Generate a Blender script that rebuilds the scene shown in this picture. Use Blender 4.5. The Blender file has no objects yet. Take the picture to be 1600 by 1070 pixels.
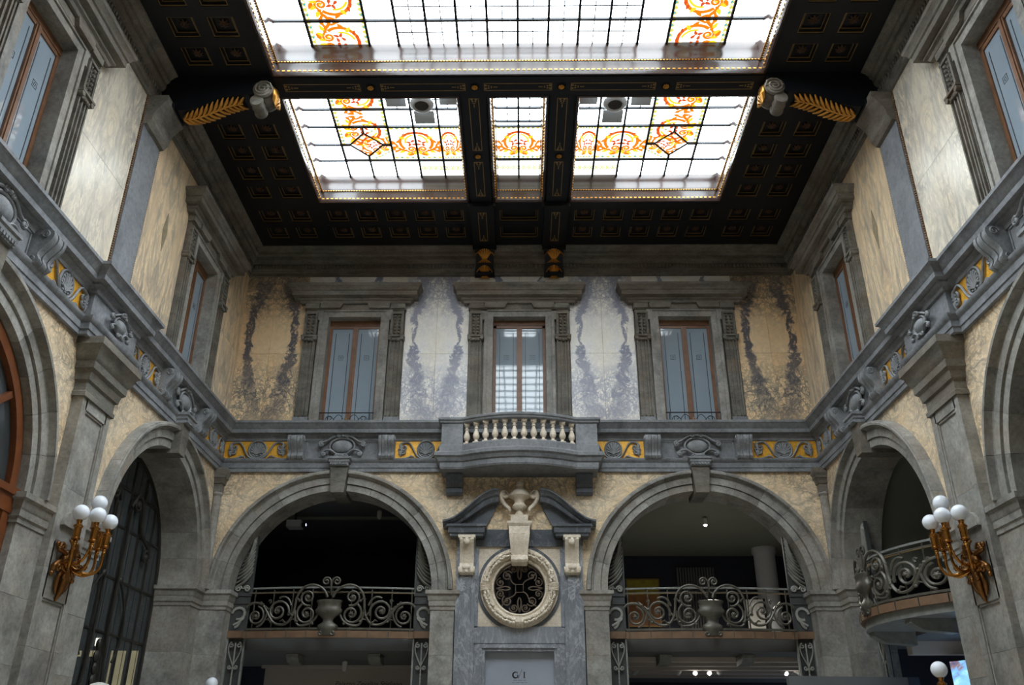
import bpy, bmesh, math, random
from mathutils import Matrix, Vector, Euler
random.seed(7)
PI = math.pi
SC = bpy.context.scene
COL = SC.collection

# ------------------------------------------------------------------ camera
def make_camera():
    yaw, pitch, roll = math.radians(0.7507), math.radians(25.85), math.radians(0.2)
    f = Vector((-math.sin(yaw)*math.cos(pitch), math.cos(yaw)*math.cos(pitch), math.sin(pitch)))
    r = Vector((math.cos(yaw), math.sin(yaw), 0))
    u = r.cross(f)
    r2 = r*math.cos(roll) + u*math.sin(roll)
    u2 = u*math.cos(roll) - r*math.sin(roll)
    cd = bpy.data.cameras.new('camera')
    cd.sensor_fit = 'HORIZONTAL'; cd.sensor_width = 36.0
    cd.lens = 36.0*1360.0/1600.0
    cd.clip_start = 0.05; cd.clip_end = 200
    c = bpy.data.objects.new('camera', cd); COL.objects.link(c)
    m = Matrix.Identity(4)
    for i in range(3):
        m[i][0] = r2[i]; m[i][1] = u2[i]; m[i][2] = -f[i]
    m[0][3], m[1][3], m[2][3] = 0.06, 0.0, 1.6
    c.matrix_world = m
    SC.camera = c
make_camera()

# ------------------------------------------------------------------ world, exposure
w = bpy.data.worlds.new('world'); SC.world = w; w.use_nodes = True
w.node_tree.nodes['Background'].inputs[0].default_value = (0.55, 0.68, 0.85, 1)
w.node_tree.nodes['Background'].inputs[1].default_value = 0.6
SC.view_settings.view_transform = 'Standard'
SC.view_settings.look = 'None'
SC.view_settings.gamma = 1.0
SC.view_settings.use_curve_mapping = False
SC.view_settings.exposure = 0.3
SKY_L = 12.5          # radiance of the daylit skylight glass

# ------------------------------------------------------------------ hall dimensions (metres)
W = 5.75             # half width
D = 16.0             # end wall
Y0 = -1.6            # wall behind the camera
ZA, ZF, ZC0 = 6.60, 6.85, 7.27   # architrave bottom, frieze bottom, cornice bottom
ZL = 7.56            # ledge top
ZT = 10.90           # ceiling cornice bottom
ZC = 11.50           # ceiling plane
YP = 10.75           # pilaster centre
YP2 = 5.05
BAYS = (13.65, 7.9)  # side bay centres
AR, AW, AZ = 1.83, 0.38, 4.40    # arch radius, archivolt width, spring height
AX = 3.41            # end wall arch centres

# ------------------------------------------------------------------ mesh builder
class MB:
    def __init__(s):
        s.v = []; s.f = []; s.m = []; s.cur = 0
    def add(s, vs, fs):
        o = len(s.v); s.v += [tuple(p) for p in vs]
        for f in fs:
            s.f.append(tuple(i+o for i in f)); s.m.append(s.cur)
    def mat(s, i): s.cur = i; return s
    def box(s, x0, x1, y0, y1, z0, z1):
        s.add([(x0,y0,z0),(x1,y0,z0),(x1,y1,z0),(x0,y1,z0),(x0,y0,z1),(x1,y0,z1),(x1,y1,z1),(x0,y1,z1)],
              [(0,3,2,1),(4,5,6,7),(0,1,5,4),(1,2,6,5),(2,3,7,6),(3,0,4,7)]); return s
    def taper(s, c0, h0, c1, h1, z0, z1):
        # frustum box: centre/half-size at bottom and top
        vs = []
        for (c, h, z) in ((c0,h0,z0),(c1,h1,z1)):
            vs += [(c[0]-h[0],c[1]-h[1],z),(c[0]+h[0],c[1]-h[1],z),(c[0]+h[0],c[1]+h[1],z),(c[0]-h[0],c[1]+h[1],z)]
        s.add(vs, [(0,3,2,1),(4,5,6,7),(0,1,5,4),(1,2,6,5),(2,3,7,6),(3,0,4,7)]); return s
    def prism(s, poly, a0, a1, plane='xz'):
        n = len(poly)
        def P(p, a):
            if plane == 'xz': return (p[0], a, p[1])
            if plane == 'yz': return (a, p[0], p[1])
            return (p[0], p[1], a)
        vs = [P(p, a0) for p in poly] + [P(p, a1) for p in poly]
        fs = [tuple(range(n)), tuple(range(2*n-1, n-1, -1))]
        for i in range(n):
            j = (i+1) % n; fs.append((i, i+n, j+n, j))
        s.add(vs, fs); return s
    def lathe(s, prof, n=16, c=(0,0,0), axis='z', a0=0.0, a1=2*PI, ring=False):
        full = abs(a1-a0-2*PI) < 1e-6
        if ring: prof = list(prof)+[prof[0]]
        k = n if full else n+1
        vs = []; fs = []
        for (r, z) in prof:
            for i in range(k):
                a = a0+(a1-a0)*i/n
                p = (r*math.cos(a), r*math.sin(a), z)
                if axis == 'y': p = (p[0], -p[2], p[1])
                if axis == 'x': p = (p[2], p[0], p[1])
                vs.append((c[0]+p[0], c[1]+p[1], c[2]+p[2]))
        for j in range(len(prof)-1):
            for i in range(n):
                i2 = (i+1) % k
                fs.append((j*k+i, j*k+i2, (j+1)*k+i2, (j+1)*k+i))
        if full and not ring:
            if prof[0][0] > 1e-5: fs.append(tuple(range(k-1, -1, -1)))
            if prof[-1][0] > 1e-5: fs.append(tuple(range((len(prof)-1)*k, len(prof)*k)))
        s.add(vs, fs); return s
    def sphere(s, c, r, n=12, m=8):
        rx, ry, rz = r if isinstance(r, (tuple, list)) else (r, r, r)
        vs = [(c[0],c[1],c[2]-rz)]; fs = []
        for j in range(1, m):
            t = -PI/2+PI*j/m
            for i in range(n):
                a = 2*PI*i/n
                vs.append((c[0]+rx*math.cos(t)*math.cos(a), c[1]+ry*math.cos(t)*math.sin(a), c[2]+rz*math.sin(t)))
        vs.append((c[0],c[1],c[2]+rz)); L = len(vs)-1
        for i in range(n):
            fs.append((0, 1+(i+1)%n, 1+i)); fs.append((L, L-n+i, L-n+(i+1)%n))
        for j in range(m-2):
            for i in range(n):
                a = 1+j*n+i; b = 1+j*n+(i+1)%n
                fs.append((a, b, b+n, a+n))
        s.add(vs, fs); return s
    def tube(s, pts, r, n=6, flat=None):
        pts = [Vector(p) for p in pts]; m = len(pts)
        if m < 2: return s
        rs = r if isinstance(r, (list, tuple)) else [r]*m
        vs = []; fs = []
        t0 = (pts[1]-pts[0]).normalized()
        ref = Vector((0,1,0)) if abs(t0.y) < 0.9 else Vector((0,0,1))
        nrm = (ref - t0*ref.dot(t0)).normalized()
        for i in range(m):
            t = (pts[min(i+1, m-1)]-pts[max(i-1, 0)])
            if t.length < 1e-9: t = Vector((0,0,1))
            t.normalize()
            nrm = nrm - t*nrm.dot(t)
            if nrm.length < 1e-6: nrm = t.orthogonal()
            nrm.normalize(); b = t.cross(nrm)
            fl = flat or 1.0
            for k in range(n):
                a = 2*PI*k/n
                vs.append(pts[i]+nrm*(math.cos(a)*rs[i]*fl)+b*(math.sin(a)*rs[i]))
        for i in range(m-1):
            for k in range(n):
                k2 = (k+1) % n
                fs.append((i*n+k, i*n+k2, (i+1)*n+k2, (i+1)*n+k))
        fs.append(tuple(range(n-1, -1, -1))); fs.append(tuple(range((m-1)*n, m*n)))
        s.add(vs, fs); return s
    def ribbon(s, pts, wd, z):
        # flat strip in the xy plane at height z
        m = len(pts); vs = []
        for i in range(m):
            a = pts[max(i-1,0)]; b = pts[min(i+1,m-1)]
            dx, dy = b[0]-a[0], b[1]-a[1]; l = math.hypot(dx,dy) or 1
            ww = wd[i] if isinstance(wd, (list,tuple)) else wd
            vs.append((pts[i][0]-dy/l*ww/2, pts[i][1]+dx/l*ww/2, z)); vs.append((pts[i][0]+dy/l*ww/2, pts[i][1]-dx/l*ww/2, z))
        s.add(vs, [(2*i, 2*i+1, 2*i+3, 2*i+2) for i in range(m-1)]); return s
    def sweep(s, prof, path, closed=False, cap=True, n0=None, n1=None, rng=None):
        # prof: (outward offset, z); path: (x, y); outward = right hand side
        m = len(path); rings = []
        def rn(a, b):
            dx, dy = b[0]-a[0], b[1]-a[1]; l = math.hypot(dx, dy)
            return (dy/l, -dx/l)
        for i in range(m):
            if closed: na = rn(path[i-1], path[i]); nb = rn(path[i], path[(i+1)%m])
            else:
                na = rn(path[i-1], path[i]) if i > 0 else None
                nb = rn(path[i], path[i+1]) if i < m-1 else None
                if na is None: na = n0 or nb
                if nb is None: nb = n1 or na
            d = 1+na[0]*nb[0]+na[1]*nb[1]
            mv = ((na[0]+nb[0])/d, (na[1]+nb[1])/d)
            rings.append([(path[i][0]+mv[0]*o, path[i][1]+mv[1]*o, z) for (o, z) in prof])
        k = len(prof)
        a, b = rng if rng else (0, m-1)
        vs = [p for r in rings[a:b+1] for p in r]; cnt = b-a+1
        fs = []
        for i in range(cnt-1 if not closed else cnt):
            j = (i+1) % cnt
            for q in range(k-1):
                fs.append((i*k+q, i*k+q+1, j*k+q+1, j*k+q))
        if cap and not closed:
            fs.append(tuple(range(k))); fs.append(tuple(range((cnt-1)*k, cnt*k)))
        s.add(vs, fs); return s
    def mirror_x(s, about=0.0):
        o = len(s.v); n = len(s.f)
        s.v += [(2*about-x, y, z) for (x, y, z) in s.v]
        for q in range(n):
            s.f.append(tuple(i+o for i in reversed(s.f[q]))); s.m.append(s.m[q])
        return s
    def warp(s, fn):
        s.v = [tuple(fn(*p)) for p in s.v]; return s
    def merge(s, other, fn=None):
        o = len(s.v)
        s.v += [tuple(fn(*p)) if fn else p for p in other.v]
        for f, m in zip(other.f, other.m): s.f.append(tuple(i+o for i in f)); s.m.append(m)
        return s
    def mesh(s, name, smooth=40, recalc=True):
        me = bpy.data.meshes.new(name)
        me.from_pydata(s.v, [], s.f)
        if any(s.m): me.polygons.foreach_set('material_index', s.m)
        if recalc:
            bm = bmesh.new(); bm.from_mesh(me)
            bmesh.ops.recalc_face_normals(bm, faces=bm.faces)
            bm.to_mesh(me); bm.free()
        if smooth:
            me.polygons.foreach_set('use_smooth', [True]*len(me.polygons))
            me.set_sharp_from_angle(angle=math.radians(smooth))
        me.update()
        return me

def link(name, me, mats, parent=None, loc=None, rot=None, scale=None):
    o = bpy.data.objects.new(name, me); COL.objects.link(o)
    if me is not None and not me.materials:
        for mm in (mats if isinstance(mats, (list, tuple)) else [mats]): me.materials.append(mm)
    if parent: o.parent = parent
    if loc: o.location = loc
    if rot: o.rotation_euler = rot
    if scale: o.scale = scale
    return o
def part(mb, name, mats, parent=None, smooth=40, loc=None, rot=None, scale=None, recalc=True):
    return link(name, mb.mesh(name, smooth, recalc), mats, parent, loc, rot, scale)
def tag(o, label=None, cat=None, group=None, kind=None):
    if label: o['label'] = label
    if cat: o['category'] = cat
    if group: o['group'] = group
    if kind: o['kind'] = kind
    return o
WROT = {'B': 0.0, 'L': PI/2, 'R': -PI/2}
def wpos(wall, s, y=0.0, z=0.0):
    # local wall frame: s along the wall (world x, or world y), y into the wall
    if wall == 'B': return (s, D+y, z)
    if wall == 'L': return (-W-y, s, z)
    return (W+y, s, z)
def thing(name, label, cat, group=None, kind=None, wall=None, s=0, y=0, z=0, loc=None, rot=0.0):
    o = bpy.data.objects.new(name, None); COL.objects.link(o)
    o.empty_display_size = 0.2
    if wall: o.location = wpos(wall, s, y, z); o.rotation_euler = (0, 0, WROT[wall])
    elif loc is not None: o.location = loc; o.rotation_euler = (0, 0, rot)
    return tag(o, label, cat, group, kind)
def clone(o, parent=None, label=None, **kw):
    c = o.copy(); COL.objects.link(c); c.parent = parent
    if label: c['label'] = label
    for ch in [q for q in CHILD.get(o.name, [])] if False else list(o.children):
        clone(ch, c)
    return c
CHILD = {}
def put(o, wall, s, y=0.0, z=0.0):
    o.location = wpos(wall, s, y, z); o.rotation_euler = (0, 0, WROT[wall]); return o
def arc(cx, cz, r, a0, a1, n, y=None):
    out = []
    for i in range(n+1):
        a = math.radians(a0+(a1-a0)*i/n)
        p = (cx+r*math.cos(a), cz+r*math.sin(a))
        out.append(p if y is None else (p[0], y, p[1]))
    return out
def spiral(cx, cz, r0, r1, a0, turns, n=22, y=0.0):
    # from outer radius r0 at angle a0 (deg) inward to r1; turns < 0 clockwise
    out = []
    for i in range(n+1):
        t = i/n; a = math.radians(a0)+2*PI*turns*t; r = r0+(r1-r0)*t**0.85
        out.append((cx+r*math.cos(a), y, cz+r*math.sin(a)))
    return out
def bez(p0, p1, p2, p3, n=12):
    out = []
    for i in range(n+1):
        t = i/n; a = (1-t)**3; b = 3*t*(1-t)**2; c = 3*t*t*(1-t); d = t**3
        out.append(tuple(a*p0[k]+b*p1[k]+c*p2[k]+d*p3[k] for k in range(len(p0))))
    return out
# ------------------------------------------------------------------ materials
def newmat(name):
    m = bpy.data.materials.new(name); m.use_nodes = True
    nt = m.node_tree; b = nt.nodes['Principled BSDF']
    return m, nt, b
def nd(nt, t, ins=None, **props):
    n = nt.nodes.new(t)
    for k, v in props.items(): setattr(n, k, v)
    if ins:
        for k, v in ins.items():
            sk = n.inputs[k]
            if isinstance(v, bpy.types.NodeSocket): nt.links.new(v, sk)
            else: sk.default_value = v
    return n
def c4(c): return (c[0], c[1], c[2], 1.0)
def srgb(r, g, b):
    f = lambda u: ((u/255+0.055)/1.055)**2.4 if u/255 > 0.04045 else u/255/12.92
    return (f(r), f(g), f(b))
def ramp(nt, fac, stops, interp='LINEAR'):
    n = nt.nodes.new('ShaderNodeValToRGB'); n.color_ramp.interpolation = interp
    e = n.color_ramp.elements
    while len(e) < len(stops): e.new(0.5)
    for i, (p, c) in enumerate(stops):
        e[i].position = p; e[i].color = c4(c) if len(c) == 3 else c
    nt.links.new(fac, n.inputs[0]); return n.outputs[0]
def mixc(nt, fac, a, b, mode='MIX'):
    n = nt.nodes.new('ShaderNodeMix'); n.data_type = 'RGBA'; n.blend_type = mode
    for sk, v in ((n.inputs[0], fac), (n.inputs[6], a), (n.inputs[7], b)):
        if isinstance(v, bpy.types.NodeSocket): nt.links.new(v, sk)
        else: sk.default_value = c4(v) if isinstance(v, tuple) else v
    return n.outputs[2]
def mth(nt, op, a, b=None, c=None, clamp=False):
    n = nt.nodes.new('ShaderNodeMath'); n.operation = op; n.use_clamp = clamp
    for i, v in enumerate((a, b, c)):
        if v is None: continue
        if isinstance(v, bpy.types.NodeSocket): nt.links.new(v, n.inputs[i])
        else: n.inputs[i].default_value = v
    return n.outputs[0]
def coords(nt, scale=(1,1,1), mirror=False):
    tc = nd(nt, 'ShaderNodeTexCoord'); v = tc.outputs['Object']
    oi = nd(nt, 'ShaderNodeObjectInfo')
    if mirror:
        sx = nd(nt, 'ShaderNodeSeparateXYZ', {0: v})
        cx = nd(nt, 'ShaderNodeCombineXYZ', {0: mth(nt, 'ABSOLUTE', sx.outputs[0]), 1: sx.outputs[1], 2: sx.outputs[2]})
        v = cx.outputs[0]
    mp = nd(nt, 'ShaderNodeMapping', {'Vector': v, 'Scale': scale})
    return mp.outputs[0], oi.outputs['Random'], tc.outputs['Object']
def noise(nt, vec, w, scale, detail=5, rough=0.6, dist=0.0):
    n = nd(nt, 'ShaderNodeTexNoise', {'Vector': vec, 'Scale': scale, 'Detail': detail, 'Roughness': rough, 'Distortion': dist}, noise_dimensions='4D')
    if isinstance(w, bpy.types.NodeSocket): nt.links.new(w, n.inputs['W'])
    else: n.inputs['W'].default_value = w
    return n.outputs[0]
def bump(nt, b, h, strength, dist=0.01):
    n = nd(nt, 'ShaderNodeBump', {'Height': h, 'Strength': strength, 'Distance': dist})
    nt.links.new(n.outputs[0], b.inputs['Normal'])

def stone(name, dark, light, stain, rough=0.7, scale=3.0, stretch=(1,1,1), stain_amt=0.5, bstr=0.35, vary=0.22, spec=0.3):
    m, nt, b = newmat(name)
    v, rnd, raw = coords(nt, stretch)
    wv = mth(nt, 'MULTIPLY', rnd, 31.0)
    n1 = noise(nt, v, wv, scale, 8, 0.68, 0.4)
    n2 = noise(nt, v, mth(nt, 'ADD', wv, 5.0), scale*0.35, 4, 0.6, 0.8)
    n3 = noise(nt, v, mth(nt, 'ADD', wv, 9.0), scale*9, 4, 0.7)
    col = ramp(nt, n1, [(0.32, dark), (0.68, light)])
    sf = mth(nt, 'MULTIPLY', ramp(nt, n2, [(0.45, (0,0,0)), (0.72, (1,1,1))]), stain_amt)
    col = mixc(nt, sf, col, stain)
    g = ramp(nt, n3, [(0.3, (0.72,0.72,0.72)), (0.6, (1.05,1.05,1.05))])
    col = mixc(nt, 1.0, col, g, 'MULTIPLY')
    val = mth(nt, 'ADD', mth(nt, 'MULTIPLY', rnd, vary), 1.0-vary*0.55)
    cv = nd(nt, 'ShaderNodeCombineColor', {0: val, 1: val, 2: val})
    col = mixc(nt, 1.0, col, cv.outputs[0], 'MULTIPLY')
    nt.links.new(col, b.inputs['Base Color'])
    b.inputs['Roughness'].default_value = rough
    b.inputs['Specular IOR Level'].default_value = spec
    bump(nt, b, mth(nt, 'ADD', n1, mth(nt, 'MULTIPLY', n3, 0.5)), bstr, 0.012)
    return m

def marble(name, base, base2, vein, deep, scale=2.2, ring=None, density=1.0, rough=0.28, stretch=(1,1,1), zr=(-1.7,1.7), bandw=0.12, breccia=0.0, calm=0.12):
    # ring: list of (t, half-width in metres) describing the book-matched dark band
    m, nt, b = newmat(name)
    v, rnd, raw = coords(nt, stretch, mirror=True)
    wv = mth(nt, 'MULTIPLY', rnd, 0.35)
    n0 = noise(nt, v, wv, scale*0.5, 4, 0.55, 0.5)
    nA = noise(nt, v, mth(nt, 'ADD', wv, 2.0), scale, 9, 0.62, 1.4)
    nB = noise(nt, v, mth(nt, 'ADD', wv, 7.0), scale*3.2, 6, 0.6, 1.6)
    nC = noise(nt, v, mth(nt, 'ADD', wv, 21.0), scale*5.0, 5, 0.65, 0.6)
    col = ramp(nt, n0, [(0.3, base), (0.7, base2)])
    col = mixc(nt, 1.0, col, ramp(nt, nC, [(0.3, (0.90,0.895,0.89)), (0.65, (1.03,1.03,1.03))]), 'MULTIPLY')
    rA = mth(nt, 'ABSOLUTE', mth(nt, 'SUBTRACT', nA, 0.5))
    rB = mth(nt, 'ABSOLUTE', mth(nt, 'SUBTRACT', nB, 0.5))
    vA = ramp(nt, rA, [(0.0, (1,1,1)), (0.018*density, (0.75,)*3), (0.05*density, (0,0,0))])
    vB = ramp(nt, rB, [(0.0, (1,1,1)), (0.04*density, (0,0,0))])
    # broken-stone network
    off = nd(nt, 'ShaderNodeCombineXYZ', {0: mth(nt, 'MULTIPLY', mth(nt, 'SUBTRACT', nB, 0.5), 0.30), 1: 0.0, 2: mth(nt, 'MULTIPLY', mth(nt, 'SUBTRACT', nA, 0.5), 0.5)}).outputs[0]
    pv = nd(nt, 'ShaderNodeVectorMath', {0: v, 1: off}, operation='ADD').outputs[0]
    pv = nd(nt, 'ShaderNodeMapping', {'Vector': pv, 'Scale': (1.0, 1.0, 0.45)}).outputs[0]
    vo = nd(nt, 'ShaderNodeTexVoronoi', {'Vector': pv, 'Scale': scale*4.0, 'Randomness': 1.0}, feature='DISTANCE_TO_EDGE').outputs['Distance']
    vC = ramp(nt, vo, [(0.0, (1,1,1)), (0.05, (0.85,)*3), (0.09, (0,0,0))])
    dens = ramp(nt, noise(nt, v, mth(nt, 'ADD', wv, 13.0), scale*0.6, 3), [(0.36, (calm,)*3), (0.60, (1,1,1))])
    sep = nd(nt, 'ShaderNodeSeparateXYZ', {0: raw})
    tz = nd(nt, 'ShaderNodeMapRange', {0: sep.outputs[2], 1: zr[0], 2: zr[1], 3: 0.0, 4: 1.0}, clamp=True).outputs[0]
    if ring:
        # fine veining gathers towards both ends of the slab, calm in the middle
        ends = ramp(nt, tz, [(0.0, (0.75,)*3), (0.25, (1,1,1)), (0.42, (0.40,)*3), (0.55, (0.06,)*3), (0.70, (0.25,)*3), (0.85, (0.9,)*3), (1.0, (0.9,)*3)])
        dens = mth(nt, 'MULTIPLY', ends, mth(nt, 'ADD', dens, 0.45), clamp=True)
    fa = mth(nt, 'MAXIMUM', mth(nt, 'MULTIPLY', vA, 0.8), mth(nt, 'MULTIPLY', vB, 0.6))
    if breccia: fa = mth(nt, 'MAXIMUM', fa, mth(nt, 'MULTIPLY', vC, breccia))
    fa = mth(nt, 'MULTIPLY', fa, dens, clamp=True)
    col = mixc(nt, fa, col, vein)
    if ring:
        ax = mth(nt, 'ABSOLUTE', sep.outputs[0])
        wr = ramp(nt, tz, [(t, (h,)*3) for (t, h) in ring], 'B_SPLINE')
        dd = mth(nt, 'ADD', mth(nt, 'SUBTRACT', ax, wr), mth(nt, 'MULTIPLY', mth(nt, 'SUBTRACT', nA, 0.5), 0.55))
        dd = mth(nt, 'ADD', dd, mth(nt, 'MULTIPLY', mth(nt, 'SUBTRACT', nB, 0.5), 0.16))
        dd = mth(nt, 'ABSOLUTE', dd)
        # band spreads out to a soft cloud towards the ends
        bw_ = ramp(nt, tz, [(0.0, (bandw*2.4,)*3), (0.3, (bandw*1.5,)*3), (0.5, (bandw*0.8,)*3), (0.7, (bandw*0.8,)*3), (1.0, (bandw*2.2,)*3)])
        rm = nd(nt, 'ShaderNodeMapRange', {0: mth(nt, 'DIVIDE', dd, bw_), 1: 0.45, 2: 1.0, 3: 1.0, 4: 0.0}, interpolation_type='SMOOTHSTEP').outputs[0]
        brk = ramp(nt, mth(nt, 'ADD', mth(nt, 'MULTIPLY', nB, 0.6), mth(nt, 'MULTIPLY', nC, 0.4)), [(0.36, (0.15,)*3), (0.47, (1,1,1))])
        zw = ramp(nt, tz, [(0.0, (0.25,)*3), (0.28, (0.75,)*3), (0.5, (1,1,1)), (0.75, (0.95,)*3), (1.0, (0.55,)*3)])
        col = mixc(nt, mth(nt, 'MULTIPLY', mth(nt, 'MULTIPLY', rm, brk), mth(nt, 'MULTIPLY', zw, 0.92)), col, deep)
    nt.links.new(col, b.inputs['Base Color'])
    b.inputs['Roughness'].default_value = rough
    b.inputs['Specular IOR Level'].default_value = 0.4
    return m

def plain(name, col, rough=0.5, metal=0.0, nscale=0, ncol=None, spec=0.5, bstr=0.0, emit=None, estr=0.0):
    m, nt, b = newmat(name)
    b.inputs['Base Color'].default_value = c4(col)
    if nscale:
        v, rnd, raw = coords(nt)
        n1 = noise(nt, v, mth(nt, 'MULTIPLY', rnd, 17.0), nscale, 6, 0.65)
        nt.links.new(ramp(nt, n1, [(0.3, col), (0.7, ncol or tuple(c*1.5 for c in col))]), b.inputs['Base Color'])
        if bstr: bump(nt, b, n1, bstr, 0.01)
    b.inputs['Roughness'].default_value = rough; b.inputs['Metallic'].default_value = metal
    b.inputs['Specular IOR Level'].default_value = spec
    if emit:
        b.inputs['Emission Color'].default_value = c4(emit); b.inputs['Emission Strength'].default_value = estr
    return m
def lit(name, col, strength, nscale=0, lo=0.8):
    m, nt, b = newmat(name)
    nt.nodes.remove(b)
    e = nd(nt, 'ShaderNodeEmission', {'Color': c4(col), 'Strength': strength})
    if nscale:
        v, rnd, raw = coords(nt)
        n1 = noise(nt, v, mth(nt, 'MULTIPLY', rnd, 17.0), nscale, 3)
        nt.links.new(ramp(nt, n1, [(0.3, tuple(c*lo for c in col)), (0.65, col)]), e.inputs['Color'])
    nt.links.new(e.outputs[0], nt.nodes['Material Output'].inputs[0])
    return m

def screen_picture():
    m = lit('screen_picture', (0.3, 0.6, 1.0), 1.0)
    nt = m.node_tree; e = [n for n in nt.nodes if n.type == 'EMISSION'][0]
    v, rnd, raw = coords(nt)
    n1 = noise(nt, v, 3.0, 2.6, 6, 0.6, 1.2)
    nt.links.new(ramp(nt, n1, [(0.30, (0.10,0.10,0.22)), (0.42, (0.28,0.20,0.22)), (0.48, (0.22,0.50,0.95)), (0.60, (0.35,0.75,1.0)), (0.75, (0.75,0.95,1.0))]), e.inputs['Color'])
    return m
MT = {}
MT['stone'] = stone('hall_stone', srgb(110,108,105), srgb(172,169,162), srgb(150,132,112), 0.75, 2.4, stain_amt=0.5)
MT['stone_dark'] = stone('weathered_stone', srgb(86,84,78), srgb(142,137,127), srgb(116,96,78), 0.75, 3.0, stretch=(0.6,1,1.6), stain_amt=0.6)
MT['blue_stone'] = stone('bluish_stone', srgb(102,104,108), srgb(151,153,157), srgb(120,118,116), 0.6, 2.2, stain_amt=0.4, vary=0.1)
MT['relief'] = stone('carved_stone', srgb(110,112,115), srgb(158,160,163), srgb(134,130,123), 0.65, 5.0, stain_amt=0.3, vary=0.08)
MT['pil_blue'] = stone('blue_grey_plaster', srgb(112,114,119), srgb(142,144,148), srgb(126,127,130), 0.55, 1.5, stain_amt=0.3, vary=0.05, bstr=0.1)
MT['cornice'] = MT['stone_dark']
RING_A = [(0.0,0.16),(0.18,0.24),(0.34,0.38),(0.5,0.47),(0.66,0.47),(0.82,0.36),(1.0,0.22)]
MT['marble_pale'] = marble('pale_violet_marble', srgb(240,230,208), srgb(238,236,234), srgb(138,140,158), srgb(108,112,134), 2.6, ring=RING_A, density=1.3, breccia=0.9)
MT['marble_yellow'] = marble('yellow_breccia_marble', srgb(244,204,154), srgb(249,224,184), srgb(122,117,110), srgb(64,72,92), 2.6, ring=RING_A, density=1.15, breccia=1.0)
MT['marble_streak'] = marble('streaked_yellow_marble', srgb(242,208,164), srgb(248,225,188), srgb(106,106,110), srgb(70,72,80), 1.7, stretch=(1.7,1,0.32), density=1.5, calm=0.32)
MT['marble_cream'] = marble('cream_streaked_marble', srgb(230,213,184), srgb(239,230,212), srgb(138,135,134), srgb(90,90,96), 2.0, stretch=(1.4,1,0.45), density=1.4, breccia=0.35, calm=0.3)
MT['marble_span'] = marble('spandrel_marble', srgb(238,207,162), srgb(246,228,200), srgb(122,111,100), srgb(90,90,90), 2.2, stretch=(1,1,1.3), density=1.0, breccia=0.42, calm=0.45)
MT['marble_grey'] = marble('blue_grey_marble', srgb(112,116,123), srgb(144,147,153), srgb(196,198,202), srgb(60,60,70), 2.0, stretch=(1.4,1,0.6), density=0.6)
MT['marble_dark'] = marble('dark_slate_marble', srgb(76,80,86), srgb(102,106,112), srgb(150,152,156), srgb(40,40,46), 2.0, stretch=(1,1,1), density=0.4)
MT['marble_white'] = stone('ivory_marble', srgb(208,193,172), srgb(238,226,208), srgb(196,172,148), 0.4, 4.0, stain_amt=0.35, bstr=0.12, vary=0.05)
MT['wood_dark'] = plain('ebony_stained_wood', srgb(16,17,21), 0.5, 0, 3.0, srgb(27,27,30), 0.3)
MT['wood_panel'] = plain('dark_blue_black_panel', srgb(15,17,23), 0.5, 0, 4.0, srgb(22,24,30), 0.3)
MT['wood_frame'] = plain('polished_walnut', srgb(46,33,29), 0.2, 0, 3.0, srgb(68,50,44), 0.6)
MT['wood_orange'] = plain('varnished_oak', srgb(92,50,26), 0.3, 0, 5.0, srgb(124,70,38), 0.5)
MT['wood_brown'] = plain('brown_window_wood', srgb(98,66,44), 0.4, 0, 6.0, srgb(128,88,60), 0.5)
MT['gold'] = plain('gilding', srgb(200,140,60), 0.38, 0.85, 7.0, srgb(226,168,84), 0.5)
MT['gold_dim'] = plain('aged_gilding', srgb(138,110,68), 0.48, 0.5, 7.0, srgb(166,136,88), 0.4)
MT['gold_mosaic'] = plain('gold_mosaic', srgb(214,150,40), 0.42, 0.25, 22.0, srgb(248,192,76), 0.5, 0.3)
MT['bronze'] = plain('gilt_bronze', srgb(150,102,48), 0.24, 1.0, 6.0, srgb(196,140,70), 0.5)
MT['bronze_dark'] = plain('brown_bronze', srgb(112,84,60), 0.45, 0.45, 6.0, srgb(138,106,78), 0.5)
MT['iron'] = plain('wrought_iron', srgb(72,69,62), 0.45, 0.25, 9.0, srgb(104,99,88), 0.5)
MT['iron_pale'] = plain('grey_painted_metal', srgb(112,114,112), 0.5, 0.15, 9.0, srgb(146,146,140), 0.5)
MT['black'] = plain('black_metal', srgb(18,18,19), 0.5, 0.1)
MT['lead'] = plain('lead_bars', srgb(22,26,32), 0.6, 0.1)
MT['globe'] = plain('opal_glass', srgb(236,240,248), 0.12, 0, spec=0.5)
MT['frost'] = plain('frosted_glass', srgb(136,149,160), 0.035, 0, 1.2, srgb(146,158,168), 0.55)
MT['glass_line'] = plain('glass_etching', srgb(38,44,52), 0.3)
MT['dark_glass'] = plain('dark_window_glass', srgb(46,50,52), 0.06, 0, 1.0, srgb(70,74,74), 0.6)
MT['room'] = plain('grey_gallery_wall', srgb(96,97,98), 0.8, 0, 1.5, srgb(104,105,105))
MT['room_ceil'] = plain('olive_gallery_ceiling', srgb(128,130,118), 0.85, 0, 1.0, srgb(138,140,128))
MT['navy'] = plain('navy_gallery_wall', srgb(40,44,58), 0.7, 0, 1.0, srgb(48,52,66))
MT['beige'] = plain('beige_gallery_wall', srgb(186,176,168), 0.85, 0, 0.6, srgb(196,186,178))
MT['floor'] = marble('floor_marble', srgb(168,158,140), srgb(186,178,162), srgb(120,116,108), srgb(80,80,80), 1.0, density=0.7)
MT['ink'] = plain('black_lettering', srgb(20,20,24), 0.6)
MT['ink_grey'] = plain('grey_lettering', srgb(96,92,90), 0.7)
MT['door_glass'] = plain('satin_glass_door', srgb(150,156,168), 0.16, 0, 0.8, srgb(164,170,182), 0.6)
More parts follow.
